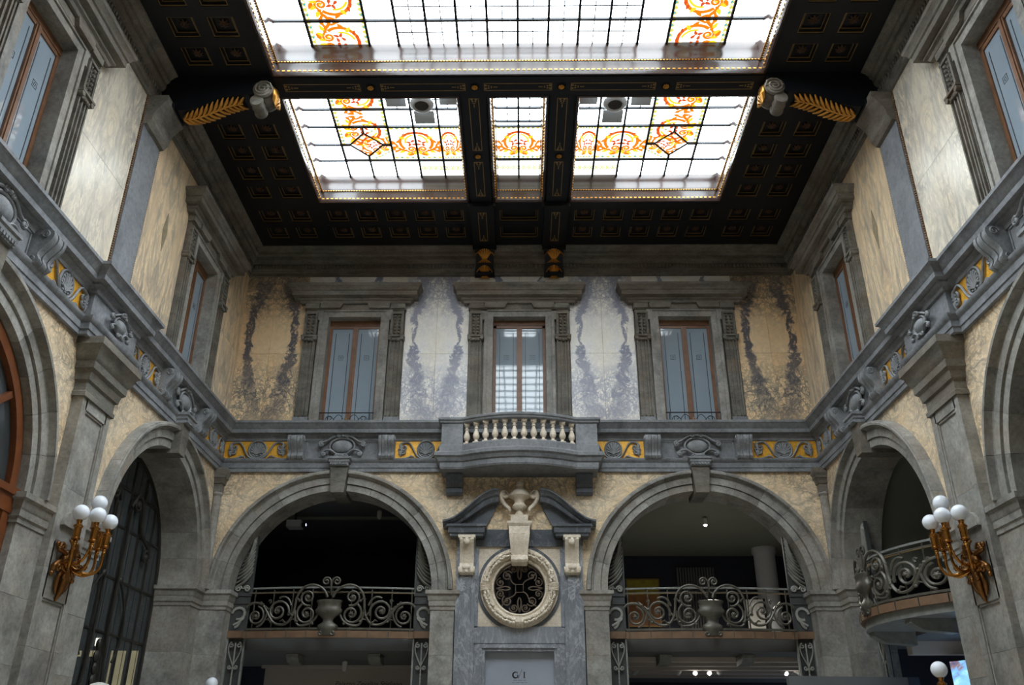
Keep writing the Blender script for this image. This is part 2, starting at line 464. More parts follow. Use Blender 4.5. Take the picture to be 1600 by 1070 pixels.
MT['pane'] = lit('daylit_clear_glass', (0.84, 0.94, 1.0), SKY_L, 0.9, 0.9)
MT['pane_opal'] = lit('daylit_opal_glass', (0.95, 0.99, 0.96), 2.2, 2.0, 0.85)
MT['rosette'] = plain('brown_gilt_rosette', srgb(74,54,42), 0.6, 0.25, 9.0, srgb(96,70,52), 0.3)  # dull reddish brown, darker than the gilt mouldings
MT['lozenge'] = plain('grey_brown_inlay', srgb(128,118,100), 0.4, 0, 14.0, srgb(172,154,120))
MT['st_orange'] = lit('orange_stained_glass', (1.0, 0.26, 0.01), 0.85)
MT['st_yellow'] = lit('yellow_stained_glass', (1.0, 0.60, 0.03), 1.15)
MT['st_red'] = lit('red_stained_glass', (0.75, 0.10, 0.02), 0.9)
MT['st_teal'] = lit('teal_stained_glass', (0.10, 0.50, 0.50), 0.9)
MT['st_green'] = lit('green_stained_glass', (0.62, 0.70, 0.20), 0.95)
MT['fixture'] = plain('grey_fixture_metal', srgb(206,208,212), 0.5, 0.0)
MT['mesh_grey'] = plain('dark_fixture_grille', srgb(44,40,38), 0.6, 0, 60.0, srgb(72,66,60))
MT['lamp_lit'] = lit('lit_lamp_lens', (1.0, 0.97, 0.92), 14.0)
MT['screen_blue'] = screen_picture()
MT['win_lit'] = lit('lit_room_window', (0.95, 0.80, 0.45), 1.1, 2.0, 0.7)
MT['win_hot'] = lit('lit_room_lamp', (1.0, 0.95, 0.82), 6.0)
MT['paint_a'] = plain('painting_greens', srgb(150,140,40), 0.6, 0, 6.0, srgb(196,172,60))
MT['paint_b'] = plain('painting_orange', srgb(150,92,56), 0.6, 0, 9.0, srgb(196,140,86))
MT['white'] = plain('white_painted', srgb(206,204,198), 0.6)
MT['bronze_old'] = plain('old_gilt_bronze', srgb(112,76,44), 0.34, 0.9, 8.0, srgb(158,110,62), 0.5)
MT['fascia'] = plain('brown_balcony_fascia', srgb(104,80,60), 0.5, 0.1, 5.0, srgb(132,104,80))
MT['iron_brown'] = plain('brown_iron', srgb(84,73,63), 0.5, 0.4, 9.0, srgb(112,98,84))
MT['iron_plate'] = plain('dark_painted_plate', srgb(58,60,61), 0.55, 0.15, 6.0, srgb(74,75,74))
MT['iron_light'] = plain('pale_painted_iron', srgb(128,128,123), 0.5, 0.1, 9.0, srgb(160,158,150))
MT['silhouette'] = plain('pale_grey_panel', srgb(196,202,206), 0.6, 0, 2.0, srgb(206,211,214))
# ------------------------------------------------------------------ floor, walls
def box_obj(name, b, mat, parent=None, **kw):
    return part(MB().box(*b), name, mat, parent, 0, **kw)
fl = box_obj('floor', (-W-0.7, W+0.7, Y0-0.3, D+7.2, -0.2, 0.0), MT['floor'])
tag(fl, 'pale veined marble floor of the hall', 'floor', kind='structure')
WL = {'B': thing('wall_back', 'end wall of yellow and pale marble with two arches and three windows', 'wall', kind='structure', wall='B'),
      'L': thing('wall_left', 'side wall of cream marble with glazed iron screen in its arch', 'wall', kind='structure', wall='L'),
      'R': thing('wall_right', 'side wall of cream marble whose arch opens on a bowed balcony', 'wall', kind='structure', wall='R')}
# every wall is built in its own frame: x along the wall, y into the wall, z up
def wx(wall, s):
    # side wall world y -> local x of the wall empty (origin at world y = 0)
    return s if wall != 'R' else -s
def seg(wall, a, b):
    return (a, b) if wall != 'R' else (-b, -a)
for k in 'LR': WL[k].location = wpos(k, 0)

def wall_core(wall, spans, z0, z1, name='wall_core', y0=0.02, y1=0.6):
    for (a, b) in spans:
        p, q = seg(wall, a, b)
        box_obj(name, (p, q, y0, y1, z0, z1), MT['stone'], WL[wall])
# upper storey cores with window openings (half width 0.54, z 7.5 to 9.92)
def upper(wall, a, b, wins):
    edges = [a]
    for c in wins: edges += [c-0.57, c+0.57]
    edges.append(b)
    wall_core(wall, [(edges[i], edges[i+1]) for i in range(0, len(edges), 2)], ZA, ZC+0.7)
    for c in wins:
        wall_core(wall, [(c-0.57, c+0.57)], ZA, 7.50); wall_core(wall, [(c-0.57, c+0.57)], 9.95, ZC+0.7)
upper('B', -W-0.6, W+0.6, (-3.40, 0.0, 3.40))
for k in 'LR': upper(k, Y0, D, BAYS[::-1])
wf = box_obj('wall_front', (-W-0.6, W+0.6, Y0-0.3, Y0, 0, ZC+0.7), MT['marble_cream'])
tag(wf, 'plain cream marble wall opposite the arched end wall', 'wall', kind='structure')

# ---- piers: stacked stone blocks under moulded imposts
def stack(wall, a, b, y0, y1, z1=4.06, hs=(0.95, 0.85, 0.78, 0.72, 0.76)):
    p, q = seg(wall, a, b); z = 0.0
    for h in hs:
        t = min(z+h, z1)
        box_obj('pier_block', (p, q, y0, y1, z+0.0015, t-0.0015), MT['stone'], WL[wall]); z = t
        if z >= z1-1e-6: break
def impost(wall, a, b, y0, y1, sides=(1,1), z=4.06):
    p, q = seg(wall, a, b)
    if wall == 'R': sides = sides[::-1]
    prof = [(0.0,z),(0.015,z),(0.015,z+0.05),(0.035,z+0.07),(0.035,z+0.15),(0.05,z+0.17),(0.06,z+0.25),(0.095,z+0.27),(0.095,z+0.335),(0.0,z+0.34)]
    path = []
    path += [(p, y1), (p, y0)] if sides[0] else [(p, y0)]
    path += [(q, y0), (q, y1)] if sides[1] else [(q, y0)]
    mb = MB().sweep(prof, path); mb.box(p+0.004, q-0.004, y0+0.004, y1, z+0.002, z+0.338)
    part(mb, 'impost', MT['stone'], WL[wall], 30)
PE = 0.05   # pier face stands 5 cm proud
for sx in (-1, 1):
    for (a, b, sd) in ((AX+AR, W-0.02, (1,0)), (1.16, AX-AR, (1,1))):
        a2, b2 = (a, b) if sx > 0 else (-b, -a); sd2 = sd if sx > 0 else sd[::-1]
        stack('B', a2, b2, -PE, 0.6); impost('B', a2, b2, -PE, 0.6, sd2)
for k in 'LR':
    for c in BAYS:
        far = D-0.02 if c > 10 else YP-0.40
        near = YP+0.40 if c > 10 else YP2+0.40
        stack(k, c+AR, far, -PE, 0.6); impost(k, c+AR, far, -PE, 0.6, (1, 0))
        stack(k, near, c-AR, -PE, 0.6); impost(k, near, c-AR, -PE, 0.6, (0, 1))
    p, q = seg(k, Y0, YP2+0.4)
    box_obj('plain_bay', (p, q, 0.0, 0.6, 0, ZA), MT['marble_cream'], WL[k])

# ---- arches: moulded voussoirs and keystone
R1, R2 = AR, AR+AW
VPROF = [(R1,0.6),(R1,-0.055),(R1+0.118,-0.055),(R1+0.122,-0.035),(R1+0.130,-0.035),(R1+0.134,-0.085),(R1+0.255,-0.085),(R1+0.262,-0.07),(R1+0.292,-0.085),(R1+0.305,-0.125),(R1+0.312,-0.175),(R1+0.345,-0.18),(R1+0.352,-0.165),(R2-0.004,-0.16),(R2,-0.14),(R2,0.3),(R2,0.6)]
def voussoir_mesh(span):
    mb = MB(); n = 5; k = len(VPROF); vs = []; fs = []
    g = 0.0011
    for i in range(n+1):
        a = g+(span-2*g)*i/n
        vs += [(r*math.cos(a), y, r*math.sin(a)) for (r, y) in VPROF]
    for i in range(n):
        for q in range(k):
            q2 = (q+1) % k; fs.append((i*k+q, i*k+q2, (i+1)*k+q2, (i+1)*k+q))
    fs.append(tuple(range(k))); fs.append(tuple(range(n*k, (n+1)*k)))
    mb.add(vs, fs); return mb.mesh('voussoir', 30)
KEYA = math.radians(4.6)
NV = 6
SPAN = (PI/2-KEYA)/NV
VM = voussoir_mesh(SPAN)
def key_mesh():
    mb = MB()
    mb.prism([(-0.125,1.76),(0.125,1.76),(0.172,2.30),(-0.172,2.30)], -0.195, 0.55)
    return mb.mesh('keystone', 30)
KM = key_mesh()
def key_cap():
    mb = MB()
    mb.box(-0.175, 0.175, -0.235, 0, 2.27, 2.33)
    prof = [(0,2.33),(0.02,2.34),(0.02,2.385),(0.045,2.40),(0.045,2.44),(0,2.44)]
    mb.sweep(prof, [(-0.175,0),(-0.175,-0.235),(0.175,-0.235),(0.175,0)])
    for i in range(6): mb.box(-0.16+i*0.056, -0.125+i*0.056, -0.268, -0.22, 2.285, 2.325)
    return mb.mesh('keystone_cap', 30)
KC = key_cap()
ARCHES = [('B', -AX, 'round stone arch in the end wall framing the projector in the gallery'),
          ('B', AX, 'round stone arch in the end wall framing the gallery with paintings'),
          ('L', BAYS[0], 'round stone arch filled with a dark leaded glass and iron screen'),
          ('R', BAYS[0], 'round stone arch above the bowed iron balcony and the blue screen'),
          ('L', BAYS[1], 'round stone arch around the varnished wooden fanlight'),
          ('R', BAYS[1], 'round stone arch around the dark gallery opposite the wooden fanlight')]
for (k, s, lab) in ARCHES:
    t = thing('stone_arch', lab, 'arch', 'stone arches around the hall', 'structure', wall=k, s=s, z=AZ)
    for i in range(NV):
        link('voussoir', VM, MT['stone'], t, rot=(0, -SPAN*i, 0))
        link('voussoir', VM, MT['stone'], t, rot=(0, -(PI/2+KEYA)-SPAN*i, 0))
    ks = link('keystone', KM, MT['stone_dark'], t)
    link('keystone_cap', KC, MT['relief'], ks)

# ---- spandrel marble around the arches
def spandrel(wall, c, xa, xb, notch=0.0):
    # c arch centre, xa..xb the field, both in wall local x
    ro = R2-0.03
    if xa < c:
        low = [(xa-c, 0)] if not notch or xa < -1 else [(xa-c+notch, 0), (xa-c+notch, 5.22-AZ), (xa-c, 5.22-AZ)]
        poly = low + [(xa-c, ZA+0.04-AZ), (0, ZA+0.04-AZ)] + arc(0, 0, ro, 90, 180, 18)
        if abs(xa-c) > ro+0.001: pass
        part(MB().prism(poly, 0.0, 0.3), 'marble_spandrel', MT['marble_span'], WL[wall], 0, loc=(c, 0, AZ))
    if xb > c:
        low = [(xb-c, 0)] if not notch or xb > 1 else [(xb-c, 5.22-AZ), (xb-c-notch, 5.22-AZ), (xb-c-notch, 0)]
        poly = [(0, ZA+0.04-AZ), (xb-c, ZA+0.04-AZ)] + low + arc(0, 0, ro, 0, 90, 18)
        part(MB().prism(poly, 0.0, 0.3), 'marble_spandrel', MT['marble_span'], WL[wall], 0, loc=(c, 0, AZ))
spandrel('B', -AX, -W, 0.0, 0.82); spandrel('B', AX, 0.0, W, 0.82)
for k in 'LR':
    for c in BAYS:
        a, b = ((YP+0.35, D) if c > 10 else (YP2+0.35, YP-0.35))
        p, q = seg(k, a, b); spandrel(k, wx(k, c), p, q)

# ---- book-matched marble slabs of the upper storey
def slabs(wall, a, b, mat, z0=ZL-0.1, z1=ZT+0.05, nx=2, nz=2, name='marble_slab', zsplit=0.47, y=0.0, th=0.03):
    p, q = seg(wall, a, b); c = (p+q)/2; zc = (z0+z1)/2
    h = (q-p)/2; g = 0.0025
    xs = [-h+2*h*i/nx for i in range(nx+1)]
    zs = [z0-zc, (z0-zc)+(z1-z0)*zsplit, z1-zc] if nz == 2 else [z0-zc, z1-zc]
    for i in range(nx):
        for j in range(nz):
            mb = MB().box(xs[i]+g, xs[i+1]-g, y-0.012, y+th, zs[j]+g, zs[j+1]-g)
            part(mb, name, mat, WL[wall], 0, loc=(c, 0, zc))
slabs('B', -2.36, -1.04, MT['marble_pale']); slabs('B', 1.04, 2.36, MT['marble_pale'])
slabs('B', -W, -4.44, MT['marble_yellow']); slabs('B', 4.44, W, MT['marble_yellow'])
for c in (-3.4, 0, 3.4): slabs('B', c-1.04, c+1.04, MT['marble_pale'], z0=10.5, nz=1)
for k in 'LR':
    slabs(k, 14.70, D-0.012, MT['marble_streak'], nx=1, nz=2)
    slabs(k, YP+0.36, 12.62, MT['marble_streak'], nx=1, nz=1)
    slabs(k, 12.62, 14.70, MT['marble_streak'], z0=10.4, nz=1)
    slabs(k, 8.94, YP-0.36, MT['marble_cream'], nx=1, nz=2)
    slabs(k, 6.86, 8.94, MT['marble_cream'], z0=10.4, nz=1)
    slabs(k, YP2+0.36, 6.86, MT['marble_cream'], nx=1, nz=2)
    slabs(k, Y0, YP2-0.36, MT['marble_cream'], nx=3, nz=2)
    # lozenge inlay between pilaster strip and window
    lz = [(-0.085,0),(0,-0.36),(0.085,0),(0,0.36)]
    part(MB().prism(lz, -0.02, 0.0), 'lozenge_inlay', MT['lozenge'], WL[k], 0, loc=(wx(k, 11.86), 0, 9.35))

# ---- flat blue-grey upper pilaster strips with beaded edges
bead = MB()
for i in range(84):
    bead.sphere((0, 0, ZL+0.02+i*0.04), (0.022, 0.02, 0.0195), 6, 4)
BEAD = bead.mesh('bead_edge', 60)
for k in 'LR':
    for yp in (YP, YP2):
        u = tag(box_obj('pilaster_strip', (-0.32, 0.32, -0.045, 0.0, ZL-0.1, 10.62), MT['pil_blue'], WL[k], loc=(wx(k, yp), 0, 0)))
        for sx in (-1, 1): link('bead_edge', BEAD, MT['bronze_dark'], u, loc=(sx*0.345, -0.02, 0))
        # moulded stone corbel carrying the ceiling beam bracket
        prof = [(0.0,0.0),(-0.10,0.02),(-0.16,0.10),(-0.17,0.20),(-0.21,0.30),(-0.30,0.42),(-0.34,0.46),(-0.34,0.56),(0,0.56)]
        part(MB().prism(prof, -0.34, 0.34, 'yz'), 'corbel', MT['cornice'], WL[k], 30, loc=(wx(k, yp), 0, 10.36))

# ---- lower pilasters on the side walls, with sunk panel and moulded capital
def lower_pilaster(k, yp):
    t = thing('wall_pilaster', 'panelled grey stone pilaster carrying the gilt sconce on the ' + ('screen side' if k == 'L' else 'balcony side') if yp == YP
              else 'panelled grey stone pilaster beside the plain bay on the ' + ('screen side' if k == 'L' else 'balcony side'), 'pilaster', 'hall pilasters', wall=k, s=yp)
    z = 0.0
    for h in (0.95, 0.9, 0.95, 0.9, 1.0, 1.18):
        z1 = z+h; a, b = z+0.0015, z1-0.0015
        mb = MB(); mb.box(-0.40, -0.27, -0.15, 0.3, a, b); mb.box(0.27, 0.40, -0.15, 0.3, a, b)
        bot = 3.42 if z < 3.42 < z1 else None
        mb.box(-0.27, 0.27, -0.115, 0.3, a, b)
        part(mb, 'shaft_block', MT['stone'], t, 0); z = z1
    for (za, zb) in ((5.72, 5.88), (3.36, 3.50), (3.50, 4.02)):
        mb = MB().box(-0.30, 0.30, -0.15, -0.05, za, zb)
        part(mb, 'panel_rail', MT['stone'], t, 0)
    # thin moulding around the sunk panel
    mb = MB()
    for (x0, x1, z0, z1) in ((-0.27,-0.245,4.02,5.72),(0.245,0.27,4.02,5.72),(-0.27,0.27,5.69,5.72),(-0.27,0.27,4.02,4.05),(-0.27,-0.245,0.5,3.36),(0.245,0.27,0.5,3.36),(-0.27,0.27,3.33,3.36)):
        mb.box(x0, x1, -0.135, -0.10, z0, z1)
    part(mb, 'panel_moulding', MT['stone'], t, 0)
    # round-topped niche head behind the sconce
    mb = MB().prism([(-0.2,0)]+arc(0,0.0,0.2,180,0,12)[1:], -0.17, -0.12)
    part(mb, 'niche_head', MT['stone'], t, 20, loc=(0, 0, 4.24))
    z = 5.86
    prof = [(0,z),(0.02,z),(0.02,z+0.06),(0.0,z+0.08),(0.0,z+0.20),(0.03,z+0.22),(0.05,z+0.32),(0.09,z+0.36),(0.09,z+0.46),(0.13,z+0.52),(0.16,z+0.62),(0.20,z+0.66),(0.20,z+0.76),(0,z+0.76)]
    mb = MB().sweep(prof, [(-0.42,0.02),(-0.42,-0.16),(0.42,-0.16),(0.42,0.02)]); mb.box(-0.412,0.412,-0.152,0.3,z+0.003,z+0.757)
    part(mb, 'capital', MT['stone_dark'], t, 30)
    return t
for k in 'LR':
    lower_pilaster(k, YP); lower_pilaster(k, YP2)

# ---- slim corner shafts
for sx in (-1, 1):
    t = thing('corner_column', 'slim grey corner column beside the ' + ('screen arch' if sx < 0 else 'balcony arch'), 'column', 'corner columns', loc=(sx*(W-0.07), D-0.07, 4.4))
    part(MB().lathe([(0.085,0),(0.095,0.03),(0.078,0.06),(0.074,1.72),(0.088,1.73),(0.098,1.76),(0.078,1.80)], 14), 'shaft', MT['stone'], t)
    pr_ = [(0.0,1.79),(0.01,1.79),(0.01,1.93),(0.035,1.95),(0.045,2.02),(0.075,2.05),(0.075,2.10),(0.10,2.13),(0.10,2.23),(0,2.23)]
    mb = MB().sweep(pr_, [(-0.07,-0.07),(-0.07,0.07),(0.07,0.07),(0.07,-0.07)][::-1], closed=True); mb.box(-0.065,0.065,-0.065,0.065,1.79,2.22)
    part(mb, 'capital', MT['stone_dark'], t)

# ------------------------------------------------------------------ entablature between the storeys
BR = 0.66
def hall_path(proj=0.11):
    p = [(-W, Y0)]
    for yp in (YP2, YP): p += [(-W, yp-BR), (-W+proj, yp-BR), (-W+proj, yp+BR), (-W, yp+BR)]
    p.append((-W, D)); i1 = len(p)-1
    p.append((W, D)); i2 = len(p)-1
    for yp in (YP, YP2): p += [(W, yp+BR), (W-proj, yp+BR), (W-proj, yp-BR), (W, yp-BR)]
    p.append((W, Y0))
    return p, i1, i2
EPROF = [(0.0,ZA),(0.06,ZA),(0.06,ZA+0.07),(0.075,ZA+0.075),(0.075,ZA+0.17),(0.10,ZA+0.19),(0.12,ZA+0.235),(0.12,ZA+0.25),(0.03,ZF),
         (0.03,ZC0-0.06),(0.06,ZC0-0.05),(0.07,ZC0-0.01),(0.10,ZC0+0.02),(0.13,ZC0+0.03),(0.13,ZC0+0.06),(0.20,ZC0+0.07),(0.205,ZC0+0.14),(0.225,ZC0+0.16),(0.25,ZC0+0.215),(0.29,ZC0+0.245),(0.29,ZL),(0.0,ZL)]
pth, i1, i2 = hall_path()
def side_name(k): return {'L': 'on the wall with the glazed screen', 'B': 'across the end wall', 'R': 'on the wall with the bowed balcony'}[k]
TR = {}
for n, (k, rng) in enumerate((('L', (0, i1)), ('B', (i1, i2)), ('R', (i2, len(pth)-1)))):
    o = part(MB().sweep(EPROF, pth, rng=rng), 'trim_%d' % (n+1), MT['blue_stone'], None, 30)
    TR[k] = tag(o, 'blue grey moulded entablature ledge with carved frieze ' + side_name(k), 'trim', kind='structure')
CPROF = [(0.0,ZT),(0.05,ZT),(0.05,ZT+0.07),(0.07,ZT+0.09),(0.08,ZT+0.13),(0.09,ZT+0.14),(0.09,ZT+0.27),(0.13,ZT+0.29),(0.16,ZT+0.34),(0.16,ZT+0.42),(0.20,ZT+0.45),(0.21,ZT+0.50),(0.27,ZT+0.56),(0.31,ZT+0.575),(0.31,ZC+0.02),(0.0,ZC+0.02)]
cpath = [(-W, Y0), (-W, D), (W, D), (W, Y0)]
for n, (k, rng) in enumerate((('L', (0, 1)), ('B', (1, 2)), ('R', (2, 3)))):
    o = part(MB().sweep(CPROF, cpath, rng=rng), 'trim_%d' % (n+4), MT['cornice'], None, 30)
    tag(o, 'dark grey stone cornice under the ceiling ' + side_name(k), 'trim', kind='structure')
    mb = MB()      # small leaf-and-dart row
    if k == 'B': rr = [(-W+0.1+i*0.075, 0) for i in range(int((2*W-0.2)/0.075))]
    else: rr = [(7.0+i*0.075, 0) for i in range(118)]
    for (q, _) in rr:
        if k == 'B': mb.sphere((q, D-0.10, ZT+0.205), (0.028, 0.022, 0.05), 6, 4)
        else: mb.sphere(((-W+0.10) if k == 'L' else (W-0.10), q, ZT+0.205), (0.022, 0.028, 0.05), 6, 4)
    part(mb, 'leaf_row', MT['cornice'], o, 60)['kind'] = 'stuff'
# ------------------------------------------------------------------ frieze ornament (children of the entablature)
def console_mesh(w=0.30, h=0.46, d=0.24):
    mb = MB(); n = 5
    for i in range(n):
        x0 = -w/2+w*i/n; x1 = x0+w/n
        o = 0.014 if i % 2 == 0 else 0.0
        pr = [(0,-h/2),(-0.08-o,-h/2),(-0.12-o,-h/2+0.025),(-0.135-o,-h/2+0.065),(-0.115-o,-h/2+0.105),(-0.11-o,-h/2+0.14),
              (-0.14-o,-h/2+0.20),(-0.19-o,-h/2+0.26),(-d-o,h/2-0.13),(-d-0.012-o,h/2-0.07),(-d-o,h/2-0.02),(-d+0.05,h/2),(0,h/2)]
        mb.prism(pr, x0+0.003, x1-0.003, 'yz')
    for sx in (-1, 1):      # side volutes
        mb.tube([(sx*(w/2), y, z) for (y, z) in [(-d+0.075+0.055*math.cos(a*0.6)*(1-a/22), h/2-0.07+0.055*math.sin(a*0.6)*(1-a/22)) for a in range(20)]], 0.012, 5)
        mb.tube([(sx*(w/2), y, z) for (y, z) in [(-0.07+0.04*math.cos(a*0.6)*(1-a/22), -h/2+0.06+0.04*math.sin(a*0.6)*(1-a/22)) for a in range(20)]], 0.009, 5)
    return mb.mesh('scroll_console', 40)
CONS = console_mesh()
def cartouche_mesh(sc=1.0):
    mb = MB()
    mb.sphere((0, -0.06, 0.02), (0.20, 0.07, 0.13), 20, 10)
    mb.tube([(0.24*math.cos(a*PI/18), -0.07, 0.02+0.165*math.sin(a*PI/18)) for a in range(37)], 0.024, 6)
    h = MB()
    h.tube(bez((0.05,-0.08,0.22),(0.20,-0.10,0.26),(0.26,-0.08,0.10),(0.38,-0.08,0.10))+spiral(0.40,0.055,0.055,0.012,100,-1.3,14,-0.09), 0.024, 6)
    h.tube(bez((0.10,-0.08,-0.15),(0.20,-0.10,-0.02),(0.30,-0.08,-0.05),(0.37,-0.08,-0.10))+spiral(0.345,-0.135,0.045,0.01,40,-1.3,14,-0.09), 0.022, 6)
    h.tube(spiral(0.075,0.225,0.05,0.01,200,-1.4,14,-0.10), 0.02, 6)
    h.tube(spiral(0.10,-0.19,0.045,0.01,120,1.4,14,-0.10), 0.018, 6)
    h.sphere((0.40,-0.09,0.055),(0.02,0.03,0.02),6,5); h.sphere((0.345,-0.09,-0.135),(0.02,0.03,0.02),6,5)
    h.mirror_x(); mb.merge(h)
    for i in range(5):      # shell crest
        a = math.radians(30+30*i); mb.sphere((0.06*math.cos(a), -0.10, 0.245+0.05*math.sin(a)), (0.022,0.03,0.03), 6, 5)
    mb.sphere((0,-0.1,0.23),(0.035,0.04,0.03),8,6)
    mb.sphere((0,-0.08,-0.17),(0.09,0.05,0.04),10,6)
    mb.warp(lambda x, y, z: (x*sc, y, z*sc))
    return mb.mesh('cartouche', 60)
CART = cartouche_mesh(); CART_S = cartouche_mesh(0.72)
def rinceau_mesh():
    mb = MB()               # palmette disc with flanking scrolls
    mb.tube([(0.165*math.cos(a*PI/16), -0.02, 0.165*math.sin(a*PI/16)*1.05) for a in range(33)], 0.02, 6)
    mb.lathe([(0.155,0.0),(0.15,0.012),(0.0,0.018)], 20, (0,0,0), 'y')
    for i in range(9):
        a = math.radians(-10+25*i); 
        p = [(0, -0.03, -0.10)]+[(0.0+t*0.145*math.cos(a), -0.03, -0.09+t*(0.09+0.145*math.sin(a)) if math.sin(a) > -1 else 0) for t in (0.4, 0.75, 1.0)]
        mb.tube(p, [0.008,0.014,0.02,0.010], 5)
    for a in range(12):
        t = a*PI/6; mb.sphere((0.125*math.cos(t), -0.03, 0.125*math.sin(t)), (0.018,0.014,0.018), 6, 4)
    h = MB()
    h.tube(bez((0.03,-0.03,-0.185),(0.26,-0.03,-0.20),(0.24,-0.03,0.16),(0.40,-0.03,0.145))+spiral(0.44,0.045,0.10,0.018,105,-1.15,16,-0.03), 0.02, 6)
    h.tube(spiral(0.45,-0.03,0.10,0.03,20,-0.6,10,-0.03), 0.018, 6)
    for i in range(4): h.tube([(0.44,-0.03,0.04-0.04*i),(0.49,-0.035,0.06-0.045*i),(0.53,-0.03,0.035-0.045*i)], [0.012,0.018,0.006], 5)
    h.tube(bez((0.22,-0.03,-0.17),(0.28,-0.03,-0.08),(0.36,-0.03,-0.20),(0.47,-0.03,-0.175)), [0.008]+[0.016]*11+[0.01], 5)
    for i in range(5): h.tube([(0.47,-0.03,-0.02),(0.50+0.03*math.cos(i*0.7-1.4),-0.04,0.01+0.09*math.sin(i*0.7-1.4)),(0.50+0.055*math.cos(i*0.7-1.4),-0.03,0.0+0.15*math.sin(i*0.7-1.4))], [0.014,0.024,0.008], 5)
    h.sphere((0.29,-0.03,-0.135),(0.03,0.018,0.025),6,5); h.sphere((0.345,-0.03,-0.165),(0.025,0.018,0.018),6,5)
    h.mirror_x(); mb.merge(h)
    return mb.mesh('scroll_relief', 60)
RINC = rinceau_mesh()
ZMID = (ZF+ZC0)/2-0.02
def on_trim(name, me, mat, wall, s, y, z, sc=None):
    o = link(name, me, mat, TR[wall], loc=wpos(wall, s, y, z), rot=(0,0,WROT[wall]))
    if sc: o.scale = sc
    return o
def gold_panel(wall, a, b, y=-0.03):
    h = (b-a)/2
    me = MB().box(-h, h, -0.008, 0.0, -0.19, 0.19).mesh('gold_ground', 0)
    on_trim('gold_ground', me, MT['gold_mosaic'], wall, (a+b)/2, y, ZMID)
def plain_panel(wall, s, y=-0.03):
    mb = MB()
    for (x0,x1,z0,z1) in ((-0.70,0.70,0.155,0.175),(-0.70,0.70,-0.175,-0.155),(-0.70,-0.68,-0.175,0.175),(0.68,0.70,-0.175,0.175)): mb.box(x0,x1,-0.015,0,z0,z1)
    on_trim('sunk_panel', mb.mesh('sunk_panel', 0), MT['blue_stone'], wall, s, y, ZMID)
def bay_frieze(wall, c, outer, inner):
    on_trim('cartouche', CART, MT['relief'], wall, c, -0.03, ZMID+0.03)
    plain_panel(wall, c)
    for s in (-1, 1): on_trim('scroll_console', CONS, MT['relief'], wall, c+s*0.87, -0.03, ZMID+0.01)
    for (a, b, d, sc) in (outer, inner):
        gold_panel(wall, a, b); on_trim('scroll_relief', RINC, MT['relief'], wall, d, -0.035, ZMID, (sc, 1, 1))
bay_frieze('B', -AX, (-W+0.06, -AX-1.02, -5.05, 1.0), (-AX+1.02, -1.3, -1.80, 0.95))
bay_frieze('B', AX, (AX+1.02, W-0.06, 5.05, 1.0), (1.3, AX-1.02, 1.80, 0.95))
for k in 'LR':
    bay_frieze(k, BAYS[0], (BAYS[0]+1.02, D-0.06, 15.32, 0.95), (YP+BR, BAYS[0]-1.02, 12.02, 1.0))
    bay_frieze(k, BAYS[1], (BAYS[1]+1.02, YP-BR, 9.50, 1.0), (YP2+BR, BAYS[1]-1.02, 6.30, 1.0))
    for yp in (YP, YP2):
        on_trim('cartouche', CART_S, MT['relief'], k, yp, -0.14, ZMID)

